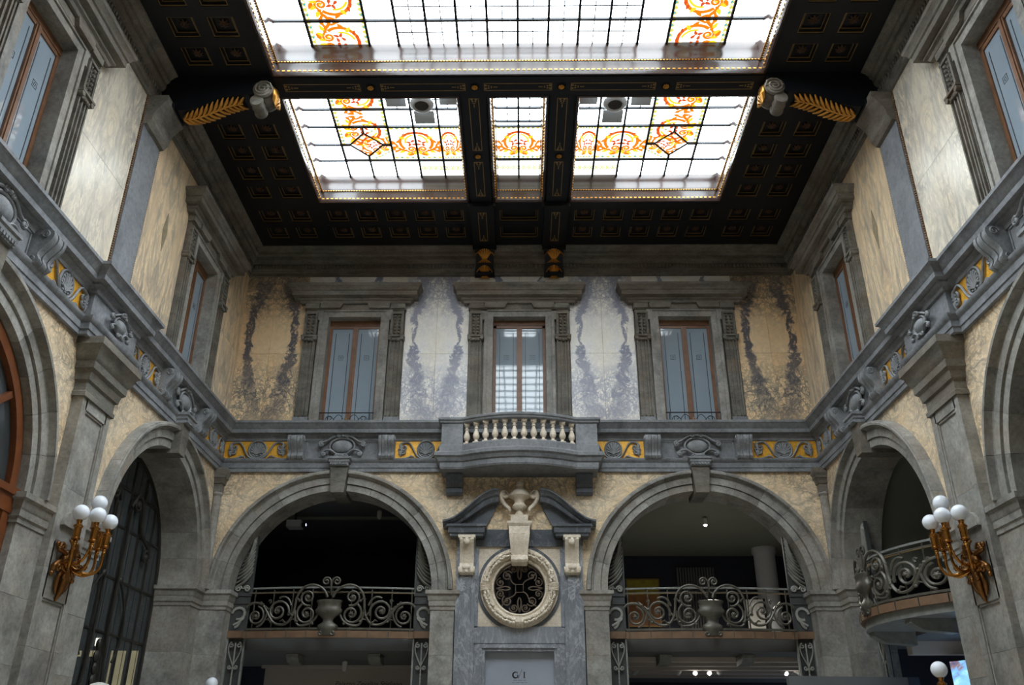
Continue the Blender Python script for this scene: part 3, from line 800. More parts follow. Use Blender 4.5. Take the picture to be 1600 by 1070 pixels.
# ------------------------------------------------------------------ windows of the upper storey
def window_parts(t, rail=True, dark=False):
    # local origin on the wall face at ledge height z = 0
    H = 9.92-ZL
    mb = MB()
    for sx in (-1, 1):
        a, b = sorted((sx*0.54, sx*0.66)); mb.box(a, b, -0.06, 0.34, -0.02, H+0.12)
        a, b = sorted((sx*0.66, sx*0.72)); mb.box(a, b, -0.085, 0.05, -0.02, H+0.16)
        a, b = sorted((sx*0.72, sx*0.78)); mb.box(a, b, -0.085, 0.05, H-0.08, H+0.16)
    mb.box(-0.545, 0.545, -0.058, 0.338, H, H+0.118); mb.box(-0.78, 0.78, -0.085, 0.05, H+0.12, H+0.17)
    part(mb, 'architrave', MT['stone'], t, 0)
    for sx in (-1, 1):
        c = sx*0.89
        mb = MB(); mb.box(c-0.13, c+0.13, -0.07, 0.02, 0.14, H+0.16)
        for dx in (-0.115, -0.035, 0.045, 0.10): mb.box(c+dx-0.013, c+dx+0.013, -0.105, -0.06, 0.16, 1.80)
        pl = part(mb, 'window_pilaster', MT['stone_dark'], t, 0)
        part(MB().box(c-0.15, c+0.15, -0.10, 0.02, 0.0, 0.14), 'base_block', MT['blue_stone'], pl, 0)
        mb = MB()           # small scrolled capital with studs above it
        mb.box(c-0.165, c+0.165, -0.155, 0.0, 1.87, 1.905); mb.box(c-0.125, c+0.125, -0.12, 0.0, 1.79, 1.87)
        for d in (-0.125, 0.125): mb.lathe([(0.0,0.0),(0.04,0.0),(0.04,0.15),(0,0.15)], 10, (c+d, 0.0, 1.84), 'y')
        for d in (-0.05, 0.0, 0.05): mb.sphere((c+d, -0.125, 1.80), 0.026, 6, 5)
        part(mb, 'capital', MT['stone_dark'], pl)
        mb = MB()
        mb.box(c-0.13, c-0.09, -0.12, -0.05, 1.93, 2.42); mb.box(c+0.09, c+0.13, -0.12, -0.05, 1.93, 2.42); mb.box(c-0.13, c+0.13, -0.125, -0.05, 2.40, 2.44)
        for d in (-0.042, 0.042):
            for i in range(6): mb.sphere((c+d, -0.09, 1.98+0.075*i), (0.030,0.035,0.032), 6, 5)
        part(mb, 'stud_drop', MT['stone_dark'], pl)
    # hood: frieze blocks and far-projecting cornice
    z = H+0.15
    mb = MB(); mb.box(-1.05, 1.05, -0.09, 0.02, z, z+0.20)
    pr = [(-0.72,z+0.02),(-0.30,z+0.02),(-0.22,z+0.20),(-0.72,z+0.20)]
    mb.prism(pr, -0.15, 0.0); mb.prism([(-x, q) for (x, q) in reversed(pr)], -0.15, 0.0)
    for sx in (-1, 1): mb.box(*sorted((sx*0.74, sx*1.03)), -0.13, 0.0, z+0.02, z+0.20)
    hd = part(mb, 'hood_frieze', MT['stone_dark'], t, 0)
    prof = [(0.0,z+0.13),(0.04,z+0.13),(0.06,z+0.17),(0.10,z+0.19),(0.10,z+0.23),(0.17,z+0.24),(0.19,z+0.25),(0.19,z+0.34),(0.215,z+0.355),(0.235,z+0.41),(0.27,z+0.44),(0.28,z+0.49),(0.0,z+0.52)]
    mb = MB().sweep(prof, [(-1.10,0.02),(-1.10,-0.10),(1.10,-0.10),(1.10,0.02)]); mb.box(-1.094, 1.094, -0.094, 0.02, z+0.134, z+0.516)
    part(mb, 'hood_cornice', MT['stone_dark'], hd, 30)
    # oak casement
    y = 0.17; top = H-0.11
    mb = MB(); mb.box(-0.54, 0.54, y-0.03, y+0.05, top, H+0.02)
    part(mb, 'head_rail', MT['wood_brown'], t, 0)  # wooden head rail closing the gap above the casement
    mb = MB()
    for sx in (-1, 1): mb.box(*sorted((sx*0.54, sx*0.475)), y-0.02, y+0.06, -0.04, top)
    mb.box(-0.55, 0.55, y-0.02, y+0.06, top-0.06, top); mb.box(-0.55, 0.55, y-0.02, y+0.06, -0.04, 0.06)
    cs = part(mb, 'casement_frame', MT['wood_brown'], t, 0)
    mb = MB(); mb.box(-0.055, 0.055, y-0.035, y+0.05, 0, top-0.03); mb.box(-0.028, 0.028, y-0.05, y, 0.0, top-0.03)
    part(mb, 'mullion', MT['wood_brown'], cs, 0)
    for sx in (-1, 1):
        gp = part(MB().box(*sorted((sx*0.05, sx*0.48)), y, y+0.012, 0.02, top-0.03), 'glass_pane', MT['frost'], t, 0)
        mb = MB(); c = sx*0.265
        for d in (-0.14, 0.14): mb.box(c+d-0.007, c+d+0.007, y-0.003, y, 0.03, top-0.16)
        mb.box(c-0.16, c+0.16, y-0.003, y, 0.10, 0.108)
        for (x0,x1,z0,z1) in ((-0.05,0.05,0,0.007),(-0.05,0.05,0.093,0.10),(-0.05,-0.043,0,0.10),(0.043,0.05,0,0.10),(-0.022,0.022,0.03,0.036),(-0.022,0.022,0.064,0.07),(-0.022,-0.016,0.03,0.07),(0.016,0.022,0.03,0.07)):
            mb.box(c+x0, c+x1, y-0.003, y, 1.48+z0, 1.48+z1)
        part(mb, 'etched_lines', MT['glass_line'], gp, 0)
    mb = MB(); mb.box(-0.54, 0.54, y+0.10, y+0.14, -0.05, H+0.05)
    part(mb, 'shutter_back', MT['wood_brown'], t, 0)
    if rail:
        yy = -0.02; mb = MB()
        mb.box(-0.55, 0.55, yy-0.012, yy+0.012, 0.245, 0.262); mb.box(-0.55, 0.55, yy-0.008, yy+0.008, 0.035, 0.045)
        for x in (-0.54, -0.46, 0.46, 0.54): mb.box(x-0.007, x+0.007, yy-0.007, yy+0.007, 0.0, 0.25)
        hb = MB()
        hb.tube(spiral(0.32,0.14,0.085,0.02,180,1.3,16,yy), 0.007, 5); hb.tube(bez((0.23,yy,0.14),(0.18,yy,0.24),(0.12,yy,0.24),(0.06,yy,0.12)), 0.007, 5)
        hb.tube(bez((0.41,yy,0.06),(0.44,yy,0.2),(0.3,yy,0.24),(0.2,yy,0.05)), 0.007, 5)
        hb.mirror_x(); mb.merge(hb)
        r = part(mb, 'railing', MT['black'], t)
        mb = MB().sphere((0, yy-0.01, 0.11), (0.035,0.02,0.045), 8, 6)
        for sx in (-1, 1): mb.tube(bez((sx*0.02,yy-0.01,0.08),(sx*0.06,yy-0.02,0.02),(sx*0.10,yy-0.01,0.05),(sx*0.12,yy-0.01,0.10)), 0.012, 5)
        part(mb, 'railing_boss', MT['bronze_dark'], r)
    else:
        part(MB().box(-0.55, 0.55, -0.02, 0.0, 0.235, 0.25), 'guard_bar', MT['bronze_dark'], t, 0)
WINS = [('B', -3.40, 1, 'hooded tall window beside the corner of the glazed screen wall, end wall'),
        ('B', 0.0, 0, 'middle hooded window opening on the stone balcony'),
        ('B', 3.40, 1, 'hooded tall window beside the corner of the bowed balcony wall, end wall'),
        ('L', BAYS[0], 1, 'hooded side window above the arch with the leaded screen'),
        ('R', BAYS[0], 1, 'hooded side window above the arch with the bowed balcony'),
        ('L', BAYS[1], 1, 'hooded side window above the varnished wooden fanlight'),
        ('R', BAYS[1], 1, 'hooded side window above the dark ribbed opening')]
WBASE = {}
for n, (k, s, rail, lab) in enumerate(WINS):
    t = thing('window_%d' % (n+1), lab, 'window', 'hooded upper windows', 'structure', wall=k, s=s, z=ZL)
    if rail in WBASE:
        for ch in list(WBASE[rail].children): clone(ch, t)
    else:
        window_parts(t, bool(rail)); WBASE[rail] = t
# dark rooms behind the upper windows are closed by the shutters; continue with the balcony

# ------------------------------------------------------------------ stone balcony over the portal
bal = thing('balcony', 'small bowed stone balcony with ivory balusters over the portal', 'balcony', wall='B', s=0, z=0)
def bow(x): return -0.56-0.30*max(0.0, 1-(x/1.06)**2)
front = [(-1.06, -0.56)]+[(x, bow(x)) for x in [-1.06+2.12*i/24 for i in range(1, 24)]]+[(1.06, -0.56)]
plan = [(-1.47, 0.02), (-1.47, -0.56)]+front+[(1.47, -0.56), (1.47, 0.02)]
prof = [(-0.10,6.50),(-0.02,6.50),(0.0,6.53),(0.0,6.62),(0.03,6.64),(0.06,6.70),(0.10,6.73),(0.105,6.79),(0.06,6.82),(0.03,6.83),(0.02,6.84),(0.02,6.945),(-0.08,6.945)]
mb = MB().sweep(prof, plan); mb.prism([(x*0.985, y*0.985) for (x, y) in plan], 6.505, 6.94, 'xy')
part(mb, 'slab', MT['blue_stone'], bal, 25)
rp = [(-0.20,7.385),(0.0,7.385),(0.025,7.40),(0.03,7.43),(0.055,7.445),(0.06,7.48),(0.03,7.50),(-0.20,7.50),(-0.20,7.385)]
part(MB().sweep(rp, plan), 'hand_rail', MT['blue_stone'], bal, 25)
bp = [(-0.20,6.94),(0.0,6.94),(0.0,6.975),(-0.20,6.975)]
part(MB().sweep(bp, plan), 'plinth', MT['blue_stone'], bal, 25)
for sx in (-1, 1):
    part(MB().box(*sorted((sx*1.06, sx*1.46)), -0.555, -0.25, 6.94, 7.39), 'pedestal', MT['blue_stone'], bal, 0)
    part(MB().box(*sorted((sx*1.30, sx*1.46)), -0.25, 0.0, 6.94, 7.39), 'side_panel', MT['blue_stone'], bal, 0)
    mb = MB(); n = 5
    for i in range(n):
        x0 = -0.155+0.31*i/n; o = 0.012 if i % 2 else 0.0
        pr = [(0.02,-0.38),(-0.10-o,-0.38),(-0.14-o,-0.34),(-0.14-o,-0.27),(-0.11-o,-0.24),(-0.13-o,-0.17),(-0.24-o,-0.09),(-0.30-o,-0.05),(-0.30-o,0.0),(0.02,0.0)]
        mb.prism(pr, x0, x0+0.062, 'yz')
    part(mb, 'bracket', MT['marble_dark'], bal, 30, loc=(sx*1.22, 0, 6.52))
bl = [(r_*1.14, z_) for (r_, z_) in ((0.052,0),(0.052,0.03),(0.04,0.035),(0.028,0.05),(0.026,0.075),(0.036,0.085),(0.052,0.12),(0.056,0.155),(0.046,0.20),(0.030,0.25),(0.024,0.285),(0.034,0.295),(0.034,0.308),(0.025,0.32),(0.028,0.35),(0.044,0.36),(0.05,0.37),(0.05,0.405))]
BLM = MB().lathe(bl, 14); BLM.box(-0.06,0.06,-0.06,0.06,0,0.025); BLM.box(-0.055,0.055,-0.055,0.055,0.385,0.415)
BLM = BLM.mesh('baluster', 40)
for i in range(12):
    x = -0.985+1.97*i/11
    link('baluster', BLM, MT['marble_white'], bal, loc=(x, bow(x)+0.09, 6.972))

# ------------------------------------------------------------------ portal
por = thing('door_1', 'slate marble portal with broken pediment and satin glass door', 'door', kind='structure', wall='B', s=0)
# backing panels around the oculus
OC = (0.0, 4.45)
RO = 0.76
# panel with round hole
ring_o = arc(0, 4.45, 0.46, 0, 360, 48)[:-1]
def plate_with_hole(x0, x1, z0, z1, y0, y1, r, cz):
    mb = MB(); n = 48; vs = []; fs = []
    for y in (y0, y1):
        for i in range(n):
            a = 2*PI*i/n; vs.append((r*math.cos(a), y, cz+r*math.sin(a)))
        for i in range(n):
            a = 2*PI*i/n; c, s_ = math.cos(a), math.sin(a)
            tx = (x1/c if c > 0 else x0/c) if abs(c) > 1e-6 else 1e9
            tz = ((z1-cz)/s_ if s_ > 0 else (z0-cz)/s_) if abs(s_) > 1e-6 else 1e9
            t = min(tx, tz); vs.append((t*c, y, cz+t*s_))
    for k in (0, 2*n):
        for i in range(n):
            j = (i+1) % n; fs.append((k+i, k+j, k+n+j, k+n+i))
    for i in range(n):
        j = (i+1) % n; fs.append((i, j, 2*n+j, 2*n+i)); fs.append((n+i, n+j, 3*n+j, 3*n+i))
    mb.add(vs, fs); return mb
part(plate_with_hole(-0.82, 0.82, 3.76, 5.20, -0.03, 0.3, 0.47, 4.45), 'spandrel_panel', MT['marble_white'], por, 30)
part(MB().lathe([(0.47,0.0),(0.47,0.05),(RO,0.05),(RO,0.0)], 56, (0,0,4.45), 'y', ring=True), 'slate_ring', MT['marble_dark'], por, 30)
for sx in (-1, 1):
    part(MB().box(*sorted((sx*0.80, sx*1.14)), -0.10, 0.6, 0.0, 5.32), 'portal_pilaster', MT['marble_grey'], por, 0)
    part(MB().box(*sorted((sx*0.86, sx*1.07)), -0.13, -0.09, 0.3, 4.62), 'pilaster_face', MT['marble_grey'], por, 0)
    part(MB().box(*sorted((sx*0.735, sx*0.80)), -0.06, 0.2, 3.76, 5.22), 'side_strip', MT['marble_grey'], por, 0)
part(MB().box(-1.16, 1.16, -0.03, 0.6, 5.20, 5.50), 'frieze_block', MT['marble_dark'], por, 0)
part(MB().box(-0.80, 0.80, -0.075, 0.2, 5.18, 5.30), 'top_strip', MT['marble_dark'], por, 0)
part(MB().box(-0.80, 0.80, -0.06, 0.6, 3.50, 3.78), 'lintel', MT['marble_grey'], por, 0)
# door frame (moulded), glass leaf, lettering
mb = MB()
for (o, y, wd) in ((0.0,-0.07,0.05),(0.05,-0.10,0.05),(0.10,-0.05,0.06)):
    x = 0.60+o
    for sx in (-1, 1): mb.box(*sorted((sx*x, sx*(x+wd))), y, 0.3, 0.0, 3.37+o)
    mb.box(-x-wd, x+wd, y, 0.3, 3.37+o-0.002, 3.37+o+wd)
part(mb, 'door_frame', MT['marble_grey'], por, 0)
for sx in (-1, 1): part(MB().box(*sorted((sx*0.75, sx*0.82)), -0.04, 0.3, 0.0, 3.51), 'jamb_fill', MT['marble_grey'], por, 0)
leaf = part(MB().box(-0.60, 0.60, 0.06, 0.10, 0.0, 3.37), 'glass_door_leaf', MT['door_glass'], por, 0)
mb = MB()
# letter G: open ring with serif, slash, letter I with serifs
gpts = arc(0, 0, 0.05, 50, 335, 22)
for i in range(len(gpts)-1):
    t = i/(len(gpts)-1); wd = 0.006+0.013*math.sin(PI*t)
    a, b = Vector(gpts[i]), Vector(gpts[i+1]); n_ = Vector((-(b-a).y, (b-a).x)).normalized()*wd
    mb.prism([tuple(a-n_*0.5), tuple(b-n_*0.5), tuple(b+n_), tuple(a+n_)], -0.004, 0)
mb.box(0.030, 0.048, -0.004, 0, -0.045, 0.0); mb.box(0.018, 0.058, -0.004, 0, -0.006, 0.0); mb.box(0.030, 0.036, -0.004, 0, 0.02, 0.052)
mb.warp(lambda x, y, z: (x-0.07, y+0.06, z+2.99))
mi = MB(); mi.box(0.062, 0.082, -0.004, 0, -0.05, 0.05); mi.box(0.05, 0.094, -0.004, 0, 0.044, 0.05); mi.box(0.05, 0.094, -0.004, 0, -0.05, -0.044)
mb.merge(mi, lambda x, y, z: (x+0.01, y+0.06, z+2.99))
part(mb, 'lettering', MT['ink'], leaf, 0)
mb = MB().prism([(-0.026,2.93),(-0.017,2.93),(0.049,3.08),(0.040,3.08)], 0.057, 0.06)
part(mb, 'slash_mark', MT['ink_grey'], leaf, 0)
def text_part(txt, size, parent, mat, loc, name='lettering', shear=0.0, rot=(PI/2,0,0), ext=0.002):
    cu = bpy.data.curves.new('txt', 'FONT'); cu.body = txt; cu.size = size; cu.align_x = 'CENTER'; cu.extrude = ext; cu.shear = shear
    tmp = bpy.data.objects.new('txt', cu); COL.objects.link(tmp)
    dg = bpy.context.evaluated_depsgraph_get()
    me = bpy.data.meshes.new_from_object(tmp.evaluated_get(dg)); me.name = name
    bpy.data.objects.remove(tmp)
    return link(name, me, mat, parent, loc=loc, rot=rot)
# two rows of fine print too small to be read in the photograph: plain strokes of the same extent
for (zr_, hw_, hh_, n_) in ((2.905, 0.105, 0.009, 15), (2.868, 0.125, 0.006, 21)):
    mb = MB()
    for i in range(n_):
        if i % 6 == 5: continue
        x = -hw_+2*hw_*i/(n_-1); mb.box(x-0.0035, x+0.0035, 0.057, 0.06, zr_-hh_, zr_+hh_)
    part(mb, 'fine_print', MT['ink_grey'], leaf, 0)['kind'] = 'stuff'
# wreath ring with fruit, plain clasps at the four quarters
rg = part(MB().lathe([(0.46,0.02),(0.465,0.10),(0.49,0.115),(0.50,0.10),(0.52,0.10),(0.54,0.14),(0.60,0.165),(0.66,0.14),(0.68,0.10),(0.70,0.10),(0.70,0.02)], 64, (0,0,4.45), 'y', ring=True), 'wreath_ring', MT['marble_white'], por)
mb = MB(); rr = random.Random(3)
for i in range(120):
    a = 2*PI*i/120
    if min(abs(((a-q*PI/2+PI) % (2*PI))-PI) for q in range(4)) < 0.13: continue
    for j in range(2):
        r = 0.575+0.055*j+rr.uniform(-0.012,0.012); q = rr.uniform(0.022,0.034)
        mb.sphere((r*math.cos(a), -0.170-rr.uniform(0,0.02), 4.45+r*math.sin(a)), (q, 0.034, q), 6, 5)
o = part(mb, 'wreath_fruit', MT['marble_white'], rg, 60); o['kind'] = 'stuff'
mb = MB()
for i in range(90):
    a = 2*PI*i/90; mb.sphere((0.508*math.cos(a), -0.105, 4.45+0.508*math.sin(a)), 0.011, 5, 4)
o = part(mb, 'bead_row', MT['marble_white'], rg, 60); o['kind'] = 'stuff'
for q in range(4):
    a = q*PI/2; mb = MB()
    for j in range(-2, 3):
        b = a+j*0.045
        mb.tube([(r*math.cos(b), y, 4.45+r*math.sin(b)) for (r, y) in ((0.53,-0.12),(0.56,-0.165),(0.61,-0.19),(0.66,-0.165),(0.69,-0.12))], 0.02, 6)
    part(mb, 'wreath_clasp', MT['marble_white'], rg)
# iron grille in the oculus
mb = MB(); yg = 0.03
mb.tube([(0.455*math.cos(a*PI/24), yg, 4.45+0.455*math.sin(a*PI/24)) for a in range(49)], 0.012, 5)
for q in range(4):
    rot = q*PI/2
    h = MB()
    h.tube(spiral(0.22, 0.22, 0.10, 0.02, -60, 1.5, 20, yg), 0.014, 5)
    h.tube(spiral(0.34, 0.10, 0.085, 0.015, 90, -1.5, 20, yg), 0.013, 5)
    h.tube(spiral(0.10, 0.34, 0.085, 0.015, 0, 1.5, 20, yg), 0.013, 5)
    h.tube(bez((0.06,yg,0.06),(0.10,yg,0.20),(0.22,yg,0.10),(0.32,yg,0.32)), 0.013, 5)
    h.tube(bez((0.42,yg,0.0),(0.3,yg,0.02),(0.24,yg,0.06),(0.16,yg,0.0)), 0.014, 5)
    h.tube(bez((0.0,yg,0.42),(0.02,yg,0.3),(0.06,yg,0.24),(0.0,yg,0.16)), 0.014, 5)
    for (x, z) in ((0.22,0.22),(0.34,0.10),(0.10,0.34)): h.sphere((x, yg-0.01, z), 0.022, 6, 5)
    mb.merge(h, lambda x, y, z, c=math.cos(rot), s_=math.sin(rot): (x*c-z*s_, y, 4.45+x*s_+z*c))
for (x0,x1,z0,z1) in ((-0.075,0.075,0.065,0.075),(-0.075,0.075,-0.075,-0.065),(-0.075,-0.065,-0.075,0.075),(0.065,0.075,-0.075,0.075)): mb.box(x0,x1,yg-0.01,yg+0.01,4.45+z0,4.45+z1)
part(mb, 'oculus_grille', MT['iron_brown'], por)
# side consoles under the pediment
def tall_console():
    mb = MB()
    for i in range(5):
        x0 = -0.125+0.25*i/5; o = 0.024 if i % 2 == 0 else 0.0
        pr = [(0,-0.66),(-0.06-o,-0.66),(-0.11-o,-0.63),(-0.12-o,-0.56),(-0.09-o,-0.50),(-0.05-o,-0.46),(-0.06-o,-0.36),(-0.10-o,-0.22),(-0.17-o,-0.12),(-0.20-o,-0.06),(-0.19-o,-0.02),(0,-0.02)]
        mb.prism(pr, x0, x0+0.05, 'yz')
    mb.box(-0.155, 0.155, -0.22, 0, -0.03, 0.02)
    mb.sphere((0,-0.19,-0.10),(0.06,0.04,0.06),8,6)
    mb.sphere((0,-0.13,-0.54),(0.09,0.03,0.05),8,6)
    for sx in (-1, 1):
        mb.lathe([(0.0,-0.15),(0.06,-0.15),(0.06,0.15),(0,0.15)], 12, (0,-0.07,-0.58), 'x') if sx > 0 else None
    return mb.mesh('tall_console', 35)
TC = tall_console()
for sx in (-1, 1): link('scroll_console', TC, MT['marble_white'], por, loc=(sx*0.95, -0.10, 5.32))
# broken pediment: entablature blocks and two swept halves
for sx in (-1, 1):
    prof = [(0,5.32),(0.0,5.36),(0.03,5.38),(0.03,5.47),(0.06,5.49),(0.06,5.53),(0,5.54)]
    a, b = sorted((sx*0.66, sx*1.26))
    mb = MB().sweep(prof, [(a,0.1),(a,-0.30),(b,-0.30),(b,0.1)]); mb.box(a+0.004, b-0.004, -0.296, 0.1, 5.322, 5.538)
    part(mb, 'entablature_block', MT['marble_dark'], por, 20)
    # S-curved raking cornice, cross-section swept in x
    mb = MB(); n = 18; sec = [(0.05,-0.16),(-0.20,-0.16),(-0.22,-0.12),(-0.22,-0.07),(-0.27,-0.05),(-0.30,0.0),(-0.34,0.02),(-0.34,0.05),(0.05,0.05)]
    vs = []; fs = []; k = len(sec)
    for i in range(n+1):
        t = i/n; x = 1.40-1.02*t
        z = 5.56+0.56*(0.5-0.5*math.cos(PI*min(1, t*1.04)))+0.03*t
        th = 0.35+0.75*min(1, t*1.6)
        for (y, q) in sec: vs.append((sx*x, y, z+(q if q > 0 else q*th)))
    for i in range(n):
        for q in range(k):
            q2 = (q+1) % k; fs.append((i*k+q, i*k+q2, (i+1)*k+q2, (i+1)*k+q))
    fs.append(tuple(range(k))); fs.append(tuple(range(n*k, (n+1)*k)))
    mb.add(vs, fs)
    part(mb, 'raking_cornice', MT['marble_dark'], por, 35)
    tri = [(sx*1.30, 5.53), (sx*0.42, 5.53+0.36), (sx*0.62, 5.53)]
    pts = [(sx*1.30,5.53)]+[(sx*(1.40-1.02*t), 5.50+0.56*(0.5-0.5*math.cos(PI*min(1,t*1.04)))-0.06*t) for t in (0.3,0.5,0.7,0.85,1.0)]+[(sx*0.62,5.53)]
    part(MB().prism(pts, -0.06, 0.05), 'tympanum', MT['marble_dark'], por, 0)
# keystone console with plinth
mb = MB()
for i in range(5):
    f0 = -0.5+i/5.0; f1 = f0+0.2; o = 0.026 if i % 2 == 0 else 0.0
    sec = [(5.36,-0.30-o,0.36),(5.30,-0.31-o,0.36),(5.18,-0.28-o,0.335),(5.06,-0.24-o,0.30),(4.99,-0.23-o,0.285),(4.97,-0.27-o,0.30),(4.90,-0.285-o,0.31),(4.86,-0.26-o,0.29),(4.84,-0.20-o,0.26)]
    vs = []; fs = []
    for (z, y, wd) in sec: vs += [(f0*wd, 0.0, z), (f0*wd, y, z), (f1*wd, y, z), (f1*wd, 0.0, z)]
    for j in range(len(sec)-1):
        for q in range(4):
            q2 = (q+1) % 4; fs.append((j*4+q, j*4+q2, j*4+4+q2, j*4+4+q))
    fs += [(0,1,2,3), tuple(range(len(vs)-4, len(vs)))]
    mb.add(vs, fs)
part(mb, 'keystone_console', MT['marble_white'], por, 35)
prof = [(0,5.36),(0.01,5.36),(0.01,5.50),(0.03,5.52),(0.045,5.55),(0.045,5.585),(0,5.585)]
mb = MB().sweep(prof, [(-0.18,0),(-0.18,-0.30),(0.18,-0.30),(0.18,0)]); mb.box(-0.176,0.176,-0.296,0,5.362,5.583)
part(mb, 'keystone_cap', MT['marble_white'], por, 20)
# urn
urn = thing('urn', 'ivory marble lidded urn with two scroll handles over the oculus', 'urn', loc=(0, D-0.215, 5.58))
mb = MB().lathe([(0.05,0.10),(0.10,0.11),(0.075,0.15),(0.05,0.19),(0.06,0.215),(0.09,0.225),(0.12,0.26),(0.125,0.29),(0.10,0.32),(0.085,0.34),(0.09,0.38),(0.12,0.42),(0.175,0.45),(0.19,0.47),(0.18,0.485),(0.16,0.49)], 24)
mb.box(-0.145, 0.145, -0.13, 0.13, 0.0, 0.11)
part(mb, 'body', MT['marble_white'], urn)
mb = MB().lathe([(0.18,0.485),(0.155,0.53),(0.10,0.585),(0.06,0.61),(0.05,0.64),(0.065,0.655),(0.065,0.67),(0.045,0.68),(0.055,0.70),(0.04,0.73),(0,0.74)], 24)
part(mb, 'lid', MT['marble_white'], urn)
for sx in (-1, 1):
    p = [(sx*q[0], q[1], q[2]) for q in (spiral(0.225,0.505,0.015,0.055,200,-1.0,12,0)+bez((0.24,0,0.56),(0.33,0,0.54),(0.28,0,0.36),(0.18,0,0.27))+[(0.16,0,0.25),(0.15,0,0.225),(0.17,0,0.21)])]
    part(MB().tube([(q[0]*1.1, q[1], q[2]) for q in p], 0.033, 7), 'handle', MT['marble_white'], urn)
urn.scale = (1.08, 1.0, 1.06)
# ------------------------------------------------------------------ ceiling with coffers
SX = 3.92                      # skylight half width
BY0, BY1 = 10.60, 11.08        # cross beam between the skylights
ceil = thing('ceiling', 'dark coffered timber ceiling with gilded mouldings', 'ceiling', kind='structure', loc=(0, 0, ZC))
def coffer_tile(w, h, iw, ih):
    # tile w x h hanging downwards, recess iw x ih, 9 cm deep with a step
    mb = MB(); vs = []; fs = []
    lv = [(w/2,h/2,0.0),(iw/2,ih/2,0.0),(iw/2,ih/2,0.045),(iw/2-0.035,ih/2-0.035,0.045),(iw/2-0.035,ih/2-0.035,0.10)]
    for (a, b, z) in lv: vs += [(-a,-b,z),(a,-b,z),(a,b,z),(-a,b,z)]
    for i in range(len(lv)-1):
        for q in range(4):
            q2 = (q+1) % 4; fs.append((i*4+q, i*4+q2, i*4+4+q2, i*4+4+q))
    n = len(vs); fs.append((n-4, n-3, n-2, n-1))
    mb.add(vs, fs); return mb
def gold_lines(iw, ih):
    mb = MB()
    for (o, z, t) in ((0.006, 0.012, 0.009), (0.045, 0.056, 0.007)):
        a, b = iw/2-o, ih/2-o
        mb.box(-a, a, -b, -b+t, z, z+0.014); mb.box(-a, a, b-t, b, z, z+0.014)
        mb.box(-a, -a+t, -b, b, z, z+0.014); mb.box(a-t, a, -b, b, z, z+0.014)
    return mb
def rosette_mesh(r=0.085):
    mb = MB().sphere((0,0,0.085), (r*0.25,r*0.25,0.03), 8, 5)
    for i in range(8):
        a = i*PI/4; p = [(math.cos(a)*q, math.sin(a)*q, z) for (q, z) in ((r*0.2,0.09),(r*0.6,0.07),(r,0.088))]
        mb.tube(p, [0.008,0.02,0.008], 5)
    return mb.mesh('rosette', 60)
ROS = rosette_mesh()
CT = {}
def coffer(x, y, w, h, iw, ih, ros=True):
    key = (round(w,3), round(h,3), round(iw,3))
    if key not in CT: CT[key] = (coffer_tile(w,h,iw,ih).mesh('coffer', 0), gold_lines(iw,ih).mesh('gilt_moulding', 0))
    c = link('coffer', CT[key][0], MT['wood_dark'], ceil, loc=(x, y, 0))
    link('gilt_moulding', CT[key][1], MT['gold_dim'], c)
    if ros: link('rosette', ROS, MT['rosette'], c)
XC = W-0.31                    # inner edge of the cornice
cols = (-5.00, -4.40)
ys_side = [15.21, 14.60, 13.79, 13.19, 12.60, 12.00] + [10.21-0.6*i for i in range(9)]
strips = []
def plate(x0, x1, y0, y1, z=0.0):
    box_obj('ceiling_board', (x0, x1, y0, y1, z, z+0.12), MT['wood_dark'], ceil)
for sx in (-1, 1):
    for yy in ys_side:
        for c in cols: coffer(sx*abs(c), yy, 0.6, 0.6, 0.40, 0.40)
    # plain boards filling around the coffers
    a, b = XC-0.03, 5.30
    def strip(xa, xb, ya, yb): plate(*sorted((sx*xa, sx*xb)), ya, yb)
    strip(5.30, XC+0.33, Y0, D); strip(SX, 4.10, Y0, 14.08)
    strip(4.10, 5.30, Y0, 5.11); strip(4.10, 5.30, 10.51, 11.70)
    strip(4.10, 5.30, 14.09, 14.30); strip(4.10, 5.30, 15.51, D)
    strip(1.03, 3.93, 14.08, 14.30); strip(1.03, 3.93, 15.51, D); strip(3.92, 4.10, 14.08, D)
    for i in range(5):
        for yy in (14.60, 15.21): coffer(sx*(3.64-0.583*i), yy, 0.583, 0.6, 0.40, 0.40)
    strip(0.95, 1.03, 14.08, D)
plate(-0.52, 0.52, 14.08, 14.30); plate(-0.52, 0.52, 15.51, D)
for yy in (14.60, 15.21): coffer(0, yy, 1.04, 0.6, 0.78, 0.40, False)
plate(-SX, SX, Y0, 4.82)
box_obj('roof_deck', (-W-0.6, W+0.6, Y0-0.3, D+0.6, 0.75, 0.80), MT['wood_dark'], ceil)

